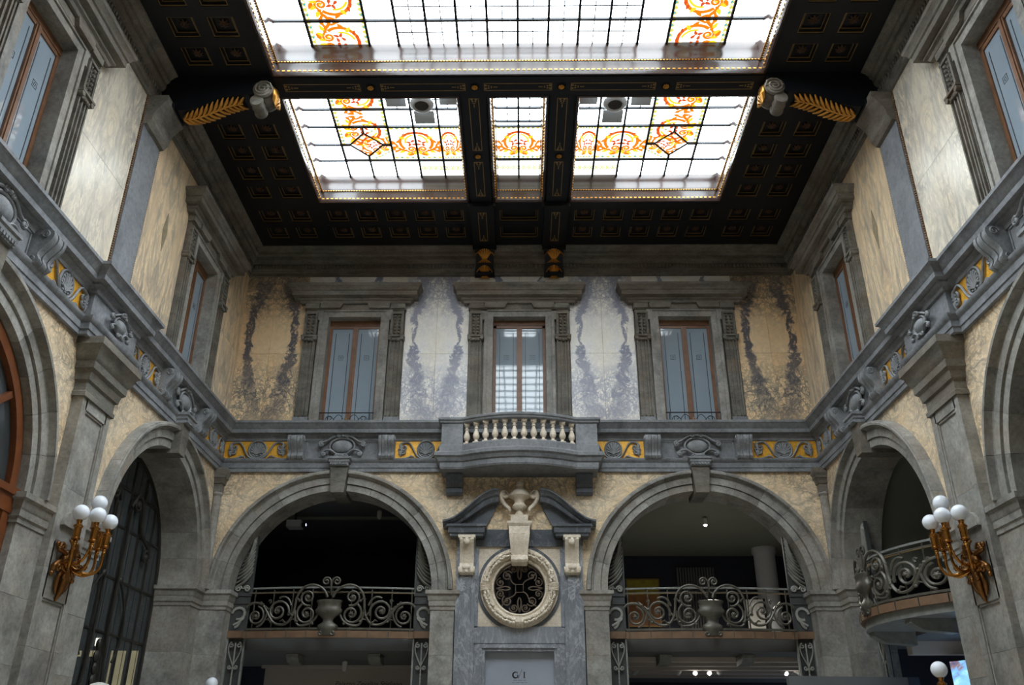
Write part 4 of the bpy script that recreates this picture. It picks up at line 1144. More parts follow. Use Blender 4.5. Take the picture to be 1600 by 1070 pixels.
# ------------------------------------------------------------------ beams with gilded panels
def gilt_strip(mb, x0, x1, y0, y1, z, t=0.012, horiz=True):
    # outlined strip on a downward facing surface with a fret at each end
    mb.box(x0, x1, y0, y0+t, z-0.004, z); mb.box(x0, x1, y1-t, y1, z-0.004, z)
    mb.box(x0, x0+t, y0, y1, z-0.004, z); mb.box(x1-t, x1, y0, y1, z-0.004, z)
    cx, cy = (x0+x1)/2, (y0+y1)/2
    if horiz:
        w = (y1-y0)
        for (e, s) in ((x0, 1), (x1, -1)):
            for i, q in enumerate((0.03, 0.075, 0.12)):
                r = w*0.30-0.012*i
                for sy in (-1, 1): mb.lathe([(r*0.25,z-0.004),(r*0.42,z-0.004),(r*0.42,z),(r*0.25,z)], 8, (e+s*q, cy+sy*w*0.2*(1-i*0.3), 0))
            mb.box(*sorted((e+s*0.15, e+s*0.22)), cy-0.008, cy+0.008, z-0.004, z)
    else:
        w = (x1-x0)
        for (e, s) in ((y0, 1), (y1, -1)):
            for i, q in enumerate((0.03, 0.075, 0.12)):
                r = w*0.30-0.012*i
                for sy in (-1, 1): mb.lathe([(r*0.25,z-0.004),(r*0.42,z-0.004),(r*0.42,z),(r*0.25,z)], 8, (cx+sy*w*0.2*(1-i*0.3), e+s*q, 0))
            mb.box(cx-0.008, cx+0.008, *sorted((e+s*0.15, e+s*0.22)), z-0.004, z)
def beam_rosette(t, x, y, z):
    mb = MB().lathe([(0.085,0.0),(0.085,-0.012),(0.07,-0.012),(0.07,0.0)], 18, (0,0,0))
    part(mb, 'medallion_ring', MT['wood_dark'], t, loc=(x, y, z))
    mb = MB().sphere((0,0,-0.02), (0.025,0.025,0.02), 8, 5)
    for i in range(8):
        a = i*PI/4; mb.sphere((0.038*math.cos(a), 0.038*math.sin(a), -0.012), (0.018,0.018,0.014), 6, 4)
    part(mb, 'medallion', MT['gold'], t, 60, loc=(x, y, z))
ZB = ZC-0.06
cb = thing('ceiling_beam', 'dark cross beam with gilt outlined panels between the two skylights', 'beam', 'ceiling beams', loc=(0, 0, 0))
mb = MB(); mb.box(-SX-0.05, SX+0.05, BY0+0.02, BY1-0.02, ZB, ZC+0.68); mb.box(-SX-0.05, SX+0.05, BY0-0.0, BY1, ZB+0.05, ZC+0.66)
part(mb, 'beam_body', MT['wood_panel'], cb, 0)
mb = MB()
for (a, b) in ((-3.78,-2.55),(-2.22,-0.85),(-0.55,0.55),(0.85,2.22),(2.55,3.78)): gilt_strip(mb, a, b, 10.76, 10.93, ZB)
part(mb, 'gilt_panel', MT['gold_dim'], cb, 0)
for x in (-2.385, -0.70, 0.70, 2.385): beam_rosette(cb, x, 10.845, ZB)
for sx in (-1, 1):
    c = sx*0.73
    lb = thing('ceiling_beam', 'slim dark beam with gilt outlined panels dividing the small skylight toward the ' + ('screen wall' if sx < 0 else 'balcony wall'), 'beam', 'ceiling beams', loc=(0, 0, 0))
    mb = MB(); mb.box(c-0.20, c+0.20, BY1-0.03, D-1.95, ZB+0.01, ZC+0.62); mb.box(c-0.24, c+0.24, BY1-0.03, D-1.95, ZB+0.06, ZC+0.62)
    part(mb, 'beam_body', MT['wood_panel'], lb, 0)
    mb = MB(); gilt_strip(mb, c-0.085, c+0.085, 11.12, 12.48, ZB+0.01, horiz=False); gilt_strip(mb, c-0.085, c+0.085, 12.80, 13.86, ZB+0.01, horiz=False)
    part(mb, 'gilt_panel', MT['gold_dim'], lb, 0)
    beam_rosette(lb, c, 12.64, ZB+0.01)
    # continuation over the coffers to the end wall, then the gilded console
    mb = MB(); mb.box(c-0.23, c+0.23, 14.10, D-0.28, ZC-0.10, ZC+0.05)
    mb.box(c-0.27, c+0.27, 14.07, 14.13, ZC-0.14, ZC+0.04); mb.box(c-0.25, c+0.25, 14.13, 14.17, ZC-0.12, ZC+0.04); mb.box(c-0.25, c+0.25, D-0.40, D-0.30, ZC-0.12, ZC+0.0)
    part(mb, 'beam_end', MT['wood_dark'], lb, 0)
    mb = MB(); gilt_strip(mb, c-0.085, c+0.085, 14.34, 15.38, ZC-0.10, horiz=False)
    part(mb, 'gilt_panel', MT['gold_dim'], lb, 0)
    g = thing('ceiling_console', 'black console with gilt acanthus under the slim beam nearer the ' + ('screen wall' if sx < 0 else 'balcony wall'), 'console', 'gilded ceiling consoles', loc=(c, D, ZT))
    pr = [(0,0.0),(-0.11,0.0),(-0.14,0.05),(-0.15,0.12),(-0.18,0.20),(-0.26,0.32),(-0.33,0.42),(-0.36,0.50),(-0.36,0.60),(0,0.60)]
    part(MB().prism(pr, -0.19, 0.19, 'yz'), 'console_body', MT['wood_panel'], g, 30)
    part(MB().box(-0.21, 0.21, -0.17, 0.0, -0.03, 0.03), 'console_foot', MT['wood_panel'], g, 0)
    mb = MB()
    for (z0, y0, s) in ((0.42, -0.37, 1.0), (0.12, -0.20, 0.8)):
        for i in (-3.6,-2.7,-1.8,-0.9,0,0.9,1.8,2.7,3.6):
            p = [(0.012*i, y0+0.11, z0-0.13), (0.035*i*s, y0+0.03, z0-0.03), (0.045*i*s, y0-0.01, z0+0.04-0.008*i*i), (0.056*i*s, y0-0.035, z0+0.02-0.012*i*i)]
            mb.tube(p, [0.008,0.013,0.016,0.010], 6)
        for i in (-2.4,-1.6,-0.8,0,0.8,1.6,2.4):
            p = [(0.01*i, y0+0.11, z0-0.13), (0.04*i*s, y0+0.13, z0-0.19), (0.055*i*s, y0+0.10, z0-0.235)]
            mb.tube(p, [0.008,0.013,0.006], 6)
    part(mb, 'gilt_acanthus', MT['gold'], g, 60)
    for q in (-1, 1):
        part(MB().lathe([(0.0,-0.012),(0.07,-0.012),(0.07,0.012),(0,0.012)], 14, (q*0.195, -0.28, 0.50), 'x'), 'side_volute', MT['wood_dark'], g, 30)
        part(MB().lathe([(0.0,-0.012),(0.05,-0.012),(0.05,0.012),(0,0.012)], 14, (q*0.195, -0.10, 0.08), 'x'), 'side_volute', MT['wood_dark'], g, 30)

# big scroll brackets that carry the cross beam
for sx in (-1, 1):
    b = thing('beam_bracket', 'large dark scroll bracket with gilt palm leaf above the ' + ('screen side' if sx < 0 else 'balcony side') + ' pilaster', 'bracket', 'cross beam brackets', loc=(sx*W, YP+0.06, ZT))
    def X(x): return -sx*x     # distance from wall into the room
    pr = [(0.0,-0.02),(0.34,-0.02),(0.42,-0.10),(0.62,-0.08),(0.85,0.02),(1.10,0.16),(1.35,0.22),(1.50,0.20),(1.72,0.30),(1.80,0.45),(1.80,0.60),(0.0,0.60)]
    part(MB().prism([(X(x), z) for (x, z) in pr], -0.19, 0.19), 'bracket_body', MT['wood_panel'], b, 30)
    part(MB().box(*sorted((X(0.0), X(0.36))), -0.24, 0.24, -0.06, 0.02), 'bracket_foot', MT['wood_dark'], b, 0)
    mb = MB()
    for q in (-1, 1): mb.tube([(X(1.70+0.0), q*0.20, 0.35)]*1+[(X(1.70)+(-1)*X(1)*0+0.15*(1-i/26)*math.cos(i*0.62)*(-sx), q*0.20, 0.33+0.15*(1-i/26)*math.sin(i*0.62)) for i in range(25)], 0.02, 6)
    mb.lathe([(0.0,-0.20),(0.15,-0.20),(0.165,-0.16),(0.14,-0.10),(0.16,-0.04),(0.16,0.04),(0.14,0.10),(0.165,0.16),(0.15,0.20),(0,0.20)], 20, (X(1.70), 0, 0.33), 'y')
    mb.lathe([(0.0,-0.17),(0.10,-0.17),(0.11,-0.13),(0.09,-0.07),(0.11,0.0),(0.09,0.07),(0.11,0.13),(0.10,0.17),(0,0.17)], 18, (X(1.62), 0, 0.12), 'y')
    part(mb, 'bracket_volute', MT['cornice'], b, 40)
    mb = MB()      # gilt leaf on the end of the scroll
    for i in range(-3, 4):
        p = [(X(1.80), 0.02*i, 0.50), (X(1.88), 0.05*i, 0.42-0.012*i*i), (X(1.89), 0.055*i, 0.30-0.01*i*i), (X(1.86), 0.03*i, 0.18)]
        mb.tube(p, [0.012,0.022,0.022,0.012], 6)
    part(mb, 'gilt_scroll_leaf', MT['gold'], b, 60)
    mb = MB()      # palm leaf along the underside
    def under(x): 
        xs = [p[0] for p in pr[1:8]]; zs = [p[1] for p in pr[1:8]]
        for i in range(len(xs)-1):
            if xs[i] <= x <= xs[i+1]: return zs[i]+(zs[i+1]-zs[i])*(x-xs[i])/(xs[i+1]-xs[i])
        return zs[-1]
    xs = [0.46+0.9*i/12 for i in range(13)]
    mb.tube([(X(x), 0, under(x)-0.03) for x in xs], [0.014+0.010*math.sin(PI*i/12) for i in range(13)], 6)
    for i in range(12):
        x = 0.46+0.82*i/11
        wd = 0.20*(0.55+0.45*math.sin(PI*(0.15+0.75*i/11)))
        for q in (-1, 1):
            p = [(X(x), q*0.01, under(x)-0.03), (X(x+0.07), q*wd*0.55, under(min(1.35,x+0.07))-0.045), (X(x+0.12), q*wd, under(min(1.35,x+0.12))-0.02)]
            mb.tube(p, [0.018,0.032,0.010], 6)
    part(mb, 'gilt_palm_leaf', MT['gold'], b, 60)

# ------------------------------------------------------------------ skylights
ZG = 12.03
def rect_path(x0, x1, y0, y1):
    return [(x0, y0), (x0, y1), (x1, y1), (x1, y0)]      # clockwise: right side is inside
FP = [(0.0,ZC-0.03),(0.0,ZC-0.05),(0.035,ZC-0.055),(0.045,ZC-0.02),(0.05,ZC+0.0),(0.055,ZC+0.06),(0.05,ZC+0.16),(0.06,ZC+0.19),(0.075,ZC+0.20),(0.08,ZC+0.24),(0.07,ZC+0.30),(0.085,ZC+0.40),(0.10,ZC+0.44),(0.105,ZG+0.01),(0.0,ZG+0.01)]
def skylight_frame(t, x0, x1, y0, y1, sides=(1,1,1,1)):
    part(MB().sweep(FP, rect_path(x0, x1, y0, y1), closed=True), 'skylight_frame', MT['wood_frame'], t, 30)
    mb = MB(); z = ZC+0.022
    def dash(n, f):
        for i in range(n): f(i)
    step = 0.085
    for q, xx in ((1, x0), (-1, x1)):
        for i in range(int((y1-y0-0.1)/step)):
            y = y0+0.08+i*step; mb.box(*sorted((xx+q*0.045, xx+q*0.062)), y, y+0.045, z-0.012, z+0.012)
        for i in range(int((y1-y0-0.1)/0.05)):
            y = y0+0.08+i*0.05; mb.box(*sorted((xx+q*0.055, xx+q*0.078)), y, y+0.03, z+0.165, z+0.18)
    for q, yy in ((1, y0), (-1, y1)):
        for i in range(int((x1-x0-0.1)/step)):
            x = x0+0.08+i*step; mb.box(x, x+0.045, *sorted((yy+q*0.045, yy+q*0.062)), z-0.012, z+0.012)
        for i in range(int((x1-x0-0.1)/0.05)):
            x = x0+0.08+i*0.05; mb.box(x, x+0.03, *sorted((yy+q*0.055, yy+q*0.078)), z+0.165, z+0.18)
    o = part(mb, 'gilt_bead_row', MT['gold'], t, 0); o['kind'] = 'stuff'
# stained ornament units (flat coloured glass leaded into the pane)
def flat_poly(mb, pts, z): mb.add([(p[0], p[1], z) for p in pts], [tuple(range(len(pts)))])
def leafpoly(cx, cy, l, w, a):
    out = []
    for i in range(10):
        t = 2*PI*i/10; x = l/2*math.cos(t); y = w/2*math.sin(t)*(1-0.5*math.cos(t))
        out.append((cx+x*math.cos(a)-y*math.sin(a), cy+x*math.sin(a)+y*math.cos(a)))
    return out
def sp2(cx, cy, r0, r1, a0, turns, n=20): return [(p[0], p[2]) for p in spiral(cx, cy, r0, r1, a0, turns, n)]
def b2(p0, p1, p2, p3, n=10): return bez(p0, p1, p2, p3, n)
ST_M = ['st_orange','st_yellow','st_red','st_teal','st_green','lead']
def ornament_unit(L=0.93, Wd=0.93, garland=True):
    # runs along x from -L/2 to L/2, band width Wd along y (outer edge towards +y)
    mb = MB(); z = -0.006
    for sx in (-1, 1):
        def f(p): return [(sx*x, y) for (x, y) in p]
        mb.mat(0)
        mb.ribbon(f([(0.30*math.sin(t*0.12)*1.0, -0.02-0.28*math.cos(t*0.12)) for t in range(0, 20)]), 0.060, z)
        mb.ribbon(f(sp2(0.105, 0.17, 0.10, 0.02, 30, 1.6)), 0.042, z-0.001)
        mb.ribbon(f(b2((0.19,0.20),(0.30,0.26),(0.34,0.05),(0.46,0.13))), 0.058, z)
        mb.ribbon(f(b2((0.28,0.16),(0.34,0.22),(0.40,0.20),(0.42,0.27))), [0.045]*6+[0.06,0.07,0.06,0.03,0.01], z-0.001)
        mb.ribbon(f(b2((0.36,0.10),(0.38,0.0),(0.44,0.0),(0.44,-0.08))), [0.045]*6+[0.06,0.07,0.06,0.03,0.01], z-0.001)
        mb.mat(1)
        mb.ribbon(f(b2((0.05,-0.24),(0.16,-0.20),(0.22,-0.10),(0.20,0.0))), 0.04, z-0.001)
        flat_poly(mb, f(leafpoly(0.105,0.17,0.05,0.05,0)), z-0.002)
        for (x,y,a) in ((0.17,0.30,0.9),(0.05,0.28,1.6),(0.30,0.25,0.4),(0.26,-0.16,-0.6)): flat_poly(mb, f(leafpoly(x,y,0.13,0.065,a)), z-0.001)
        mb.mat(2)
        for (x,y,a) in ((0.07,-0.06,0.7),(0.15,-0.03,-0.4),(0.05,0.03,0.2),(0.13,0.05,1.2),(0.03,-0.30,0.4),(0.12,-0.29,0.1),(0.20,-0.25,-0.2)): flat_poly(mb, f(leafpoly(x,y,0.10,0.05,a)), z-0.002)
        mb.mat(0)
        for (x,y,a) in ((0.13,0.33,0.5),(0.33,-0.05,0.6),(0.43,0.15,1.5)): flat_poly(mb, f(leafpoly(x,y,0.14,0.07,a)), z-0.001)
    for (yy, st) in ((-Wd/2+0.045, 1), (Wd/2-0.045, 1)):
        n = 9
        for i in range(n):
            x = -L/2+L*(i+0.5)/n
            mb.mat(3 if i % 2 else 4); flat_poly(mb, leafpoly(x, yy, 0.075, 0.06, 0), z)
            mb.mat(1); mb.ribbon([(x-0.05, yy-0.03), (x, yy+0.03), (x+0.05, yy-0.03)], 0.016, z-0.001)
    return mb
def small_border(L=0.93):
    mb = MB(); z = -0.006; n = 8
    for i in range(n):
        x = -L/2+L*(i+0.5)/n
        mb.mat(4); mb.ribbon([(x+0.05*math.cos(a*PI/5), 0.055*math.sin(a*PI/5)) for a in range(11)], 0.022, z)
        mb.mat(1); flat_poly(mb, leafpoly(x, 0, 0.05, 0.03, 0), z)
        mb.mat(4); flat_poly(mb, leafpoly(x+L/n/2, 0.05, 0.05, 0.02, 0), z); flat_poly(mb, leafpoly(x+L/n/2, -0.05, 0.05, 0.02, 0), z)
    return mb
ORN = ornament_unit().mesh('stained_scroll', 0, False)
BRD = small_border().mesh('stained_border', 0, False)
ST = [MT[k] for k in ST_M]
for me in (ORN, BRD):
    for m_ in ST: me.materials.append(m_)
PANES = {}
def pane(t, x0, x1, y0, y1, mat='pane'):
    key = (round(x1-x0,3), round(y1-y0,3), mat)
    if key not in PANES: PANES[key] = MB().box(-(x1-x0)/2, (x1-x0)/2, -(y1-y0)/2, (y1-y0)/2, 0, 0.012).mesh('glass_pane', 0)
    return link('glass_pane', PANES[key], MT[mat], t, loc=((x0+x1)/2, (y0+y1)/2, ZG))
def bars(t, xs, ys, thick=0.034, name='glazing_bar'):
    for (x, y0, y1) in xs: part(MB().box(x-thick/2, x+thick/2, y0, y1, ZG-0.045, ZG+0.01), name, MT['lead'], t, 0)
    for (y, x0, x1) in ys: part(MB().box(x0, x1, y-thick/2, y+thick/2, ZG-0.04, ZG+0.01), name, MT['lead'], t, 0)
def fine(t, x0, x1, y0, y1):
    mb = MB(); cx, cy = (x0+x1)/2, (y0+y1)/2
    mb.box(cx-0.008, cx+0.008, y0, y1, ZG-0.012, ZG); mb.box(x0, x1, cy-0.008, cy+0.008, ZG-0.012, ZG)
    part(mb, 'lead_came', MT['lead'], t, 0)
def orn(t, x, y, rot, me=None, sc=None):
    o = link('stained_scroll' if me is None else 'stained_border', me or ORN, ST, t, loc=(x, y, ZG), rot=(0,0,rot))
    if sc: o.scale = sc
    return o
def skylight_side(t, sx):
    # side third of the small skylight
    y0, y1 = 11.08, 14.08
    xo, xi = SX, 0.97
    a, b = (-xo, -xi) if sx < 0 else (xi, xo)
    skylight_frame(t, a, b, y0, y1)
    xs = [3.82, 3.31, 2.845, 2.38, 1.91, 1.44, 1.06]; ys = [11.18, 11.57, 12.02, 12.49, 13.0, 13.47, 13.98]
    for i in range(6):
        for j in range(6):
            m = 'pane_opal' if (i in (1, 2) and j < 5) or (j in (3, 4) and i >= 1) or (j == 5 and i >= 4) else 'pane'
            p, q = sorted((sx*xs[i], sx*xs[i+1])); pane(t, p, q, ys[j], ys[j+1], m)
            if i >= 3 and j in (0, 1): fine(t, p, q, ys[j], ys[j+1])
    if True:   # three pale panels under the glass, standing in for silhouettes behind it
        for (xa, xb, ya, yb) in ((2.32,1.97,11.60,11.97),(1.86,1.50,12.08,12.42),(1.38,1.08,11.60,11.93)):
            p, q = sorted((sx*xa, sx*xb)); part(MB().box(p, q, ya, yb, ZG-0.014, ZG-0.002), 'silhouette_panel', MT['silhouette'], t, 0)
    vx = [(sx*3.31, 11.18, 13.98), (sx*2.38, 11.18, 13.98), (sx*1.91, 11.18, 13.98), (sx*1.44, 11.18, 13.98), (sx*2.845, 13.34, 13.98)]
    hy = [(y, *sorted((sx*3.82, sx*2.38))) for y in (11.57, 12.02, 12.49)] + [(y, *sorted((sx*2.38, sx*1.06))) for y in (11.57, 12.02, 12.49)]
    hy += [(13.47, *sorted((sx*3.82, sx*1.06))), (13.0, *sorted((sx*3.82, sx*3.15))), (13.0, *sorted((sx*2.53, sx*2.38)))]
    bars(t, vx, hy)
    mb = MB()      # diamond of leading in the corner
    dm = [(sx*2.845,12.67),(sx*3.15,13.0),(sx*2.845,13.34),(sx*2.53,13.0)]
    for i in range(4): mb.tube([(dm[i][0],dm[i][1],ZG-0.02),(dm[(i+1)%4][0],dm[(i+1)%4][1],ZG-0.02)], 0.019, 4)
    mb.tube([(sx*2.845,12.49,ZG-0.02),(sx*2.845,12.67,ZG-0.02)], 0.019, 4)
    part(mb, 'corner_leading', MT['lead'], t, 0)
    for y in (11.55, 12.02+0.0): pass
    orn(t, sx*2.845, 11.72, sx*PI/2*-1); orn(t, sx*2.845, 12.62, -sx*PI/2, sc=(0.9,1,1))
    orn(t, sx*2.70, 13.02, sx*0.6, sc=(0.75,0.75,1))
    orn(t, sx*1.91, 12.98, 0); orn(t, sx*1.44+sx*-0.15, 12.98, 0, sc=(0.5,1,1))
    orn(t, sx*1.50, 13.73, 0, BRD, (0.92,1,1))
for sx in (-1, 1):
    t = thing('skylight', 'side light of the small stained glass skylight nearer the ' + ('screen wall' if sx < 0 else 'balcony wall'), 'skylight', 'stained glass skylights', 'structure', loc=(0,0,0))
    skylight_side(t, sx)
    v = thing('spotlight', 'round grey spotlight fitting under the skylight nearer the ' + ('screen wall' if sx < 0 else 'balcony wall'), 'spotlight', 'round skylight fittings', loc=(sx*1.67, 11.74, ZG-0.20))
    part(MB().lathe([(0.125,0.05),(0.125,0.0),(0.15,-0.015),(0.19,0.01),(0.21,0.04),(0.20,0.07),(0.15,0.09),(0.12,0.20)], 28), 'housing', MT['fixture'], v)
    part(MB().lathe([(0.0,0.012),(0.12,0.006),(0.125,0.02),(0,0.03)], 24), 'grille', MT['mesh_grey'], v)
t = thing('skylight', 'narrow middle light of the small stained glass skylight between slim beams', 'skylight', 'stained glass skylights', 'structure', loc=(0,0,0))
skylight_frame(t, -0.50, 0.50, 11.08, 14.08)
ys = [11.18, 11.57, 12.0, 12.36, 12.49, 13.45, 13.98]
for i, (p, q) in enumerate(((-0.40, 0.0), (0.0, 0.40))):
    for j in range(6):
        pane(t, p, q, ys[j], ys[j+1], 'pane_opal' if j >= 4 else 'pane')
        if j in (0, 1, 2): fine(t, p, q, ys[j], ys[j+1])
bars(t, [(0.0, 11.18, 13.98)], [(y, -0.40, 0.40) for y in (11.57, 12.0, 12.36, 12.49, 13.45)])
orn(t, 0, 12.97, 0, sc=(0.86, 1, 1)); orn(t, 0, 13.72, 0, BRD, (0.86, 1, 1))
# large skylight nearer the camera and the one behind it
def big_skylight(y0, y1, lab):
    t = thing('skylight', lab, 'skylight', 'stained glass skylights', 'structure', loc=(0,0,0))
    skylight_frame(t, -SX, SX, y0, y1)
    xs = [-3.82, -3.31, -2.845, -2.38, -1.91, -1.435, -0.955, -0.48, 0.0, 0.48, 0.955, 1.435, 1.91, 2.38, 2.845, 3.31, 3.82]
    n = int(round((y1-y0-0.2)/0.51)); ys = [y1-0.1-(y1-y0-0.2)*i/n for i in range(n+1)]
    for i in range(16):
        for j in range(n):
            if i in (1, 13): continue
            a, b = xs[i], xs[i+1]
            if i in (2, 14): a = xs[i-1]
            pane(t, a, b, ys[j+1], ys[j], 'pane_opal' if i in (2, 14) else 'pane')
            if 4 <= i <= 11 and j < 3: fine(t, a, b, ys[j+1], ys[j])
    bars(t, [(x, y0+0.1, y1-0.1) for k, x in enumerate(xs) if k not in (0, 2, 14, 16)], [(y, -3.82, 3.82) for y in ys[1:-1]], 0.038)
    for sx in (-1, 1):
        y = y1-0.1; k = 0
        while y-0.9 > y0:
            orn(t, sx*2.845, y-(0.06 if k else 0.06), -sx*PI/2) if k == 0 else orn(t, sx*2.845, y, -sx*PI/2)
            y -= 0.93; k += 1
    return t
big_skylight(5.25, 10.60, 'large main skylight of clear panes with orange stained glass borders')
cb2 = box_obj('ceiling_beam', (-SX-0.05, SX+0.05, 4.8, 5.25, ZB, ZC+0.66), MT['wood_panel'])
tag(cb2, 'dark cross beam at the entrance end of the large skylight', 'beam', 'ceiling beams')

# ------------------------------------------------------------------ wall sconces with five opal globes
CUP = [(0.010,-0.02),(0.022,0.0),(0.026,0.03),(0.020,0.05),(0.030,0.065),(0.030,0.075),(0.022,0.085),(0.050,0.10),(0.054,0.115),(0.044,0.125),(0.044,0.245),(0.056,0.255),(0.056,0.27),(0.040,0.285),(0.026,0.30),(0.034,0.325),(0.036,0.34)]
CUPM = MB().lathe(CUP, 16).mesh('candle_cup', 40)
GLM = MB().sphere((0,0,0.43), 0.098, 24, 16).mesh('opal_globe', 80)
def sconce(t):
    # origin on the pilaster face, y towards the wall
    arms = [(-0.30,-0.25,0.0),(0.30,-0.25,0.0),(-0.17,-0.40,0.0),(0.17,-0.40,0.0),(0.0,-0.30,0.20)]
    for (x, y, z) in arms:
        p = bez((0.02*(1 if x > 0 else -1), -0.05, -0.12), (x*0.5, y*0.6, -0.30+z*0.6), (x*1.05, y*1.05, -0.28+z), (x, y, -0.02+z), 14)
        a = part(MB().tube(p, [0.022-0.006*i/14 for i in range(15)], 8), 'arm', MT['bronze'], t)
        sp = MB().tube([(x*0.55+0.05*math.cos(i*0.6)*(1-i/18)*(1 if x >= 0 else -1), y*0.6, -0.16+z*0.5+0.05*math.sin(i*0.6)*(1-i/18)) for i in range(16)], 0.010, 5)
        part(sp, 'arm_scroll', MT['bronze'], a)
        c = link('candle_cup', CUPM, MT['bronze'], t, loc=(x, y, z))
        link('opal_globe', GLM, MT['globe'], c)
    mb = MB()      # pierced acanthus back plate
    mb.sphere((0,-0.04,-0.12), (0.13,0.07,0.16), 14, 8)
    mb.tube(bez((0,-0.05,-0.18),(0.05,-0.07,-0.34),(-0.02,-0.05,-0.45),(0,-0.01,-0.58),12), [0.05,0.055,0.06,0.06,0.058,0.055,0.05,0.045,0.04,0.034,0.028,0.02,0.008], 8)
    h = MB()
    h.tube(bez((0.04,-0.05,-0.05),(0.16,-0.08,0.02),(0.22,-0.05,-0.05),(0.24,-0.02,0.06)), [0.03]*8+[0.03,0.035,0.03,0.02,0.01], 7)
    h.tube(bez((0.06,-0.05,-0.16),(0.20,-0.07,-0.10),(0.26,-0.04,-0.16),(0.25,-0.02,-0.28)), [0.03]*8+[0.035,0.04,0.035,0.025,0.012], 7)
    h.tube(bez((0.05,-0.05,-0.24),(0.16,-0.07,-0.26),(0.16,-0.04,-0.40),(0.05,-0.02,-0.50)), [0.028]*9+[0.026,0.022,0.016,0.01], 7)
    h.tube(spiral(0.16,0.03,0.07,0.02,0,1.3,14,-0.05), 0.018, 6); h.tube(spiral(0.18,-0.20,0.06,0.02,90,-1.3,14,-0.06), 0.018, 6)
    h.tube(bez((0.02,-0.06,-0.04),(0.05,-0.14,0.06),(0.10,-0.12,0.12),(0.05,-0.05,0.15)), [0.022]*10+[0.02,0.014,0.006], 6)
    for (x,y,z) in ((0.25,-0.03,0.06),(0.26,-0.03,-0.29),(0.12,-0.08,-0.10),(0.07,-0.09,-0.30)): h.sphere((x,y,z),(0.035,0.03,0.035),7,5)
    h.mirror_x(); mb.merge(h)
    part(mb, 'acanthus_backplate', MT['bronze_old'], t, 60)
sc0 = thing('wall_sconce', 'gilt bronze wall sconce with five opal globes beside the leaded screen', 'sconce', 'hall sconces', wall='L', s=YP, y=-0.15, z=4.09-0.16)
sconce(sc0)
sc1 = clone(sc0, label='gilt bronze wall sconce with five opal globes beside the bowed balcony'); put(sc1, 'R', YP, -0.15, 4.09-0.16)

# standing globe lamps whose globes just reach into view
def globe_post(x, y, zt, lab):
    t = thing('globe_lamp', lab, 'lamp', 'standing globe lamps', loc=(x, y, 0))
    h = zt-0.53
    part(MB().lathe([(0.20,0),(0.20,0.05),(0.15,0.08),(0.07,0.16),(0.05,0.24),(0.035,0.30),(0.03,0.8),(0.045,0.84),(0.03,0.88),(0.024,h-0.12),(0.04,h-0.08),(0.02,h-0.02)], 18), 'post', MT['bronze_dark'], t)
    link('candle_cup', CUPM, MT['bronze_dark'], t, loc=(0,0,h)); link('opal_globe', GLM, MT['globe'], t, loc=(0,0,h))
globe_post(-5.02, 15.15, 2.87, 'standing lamp with white opal globe in front of the pier near the screen arch')
globe_post(5.32, 15.08, 2.86, 'standing lamp with white opal globe in front of the pier near the balcony arch')
globe_post(5.20, 11.5, 2.72+0.05, 'standing lamp with white opal globe in front of the blue screen')

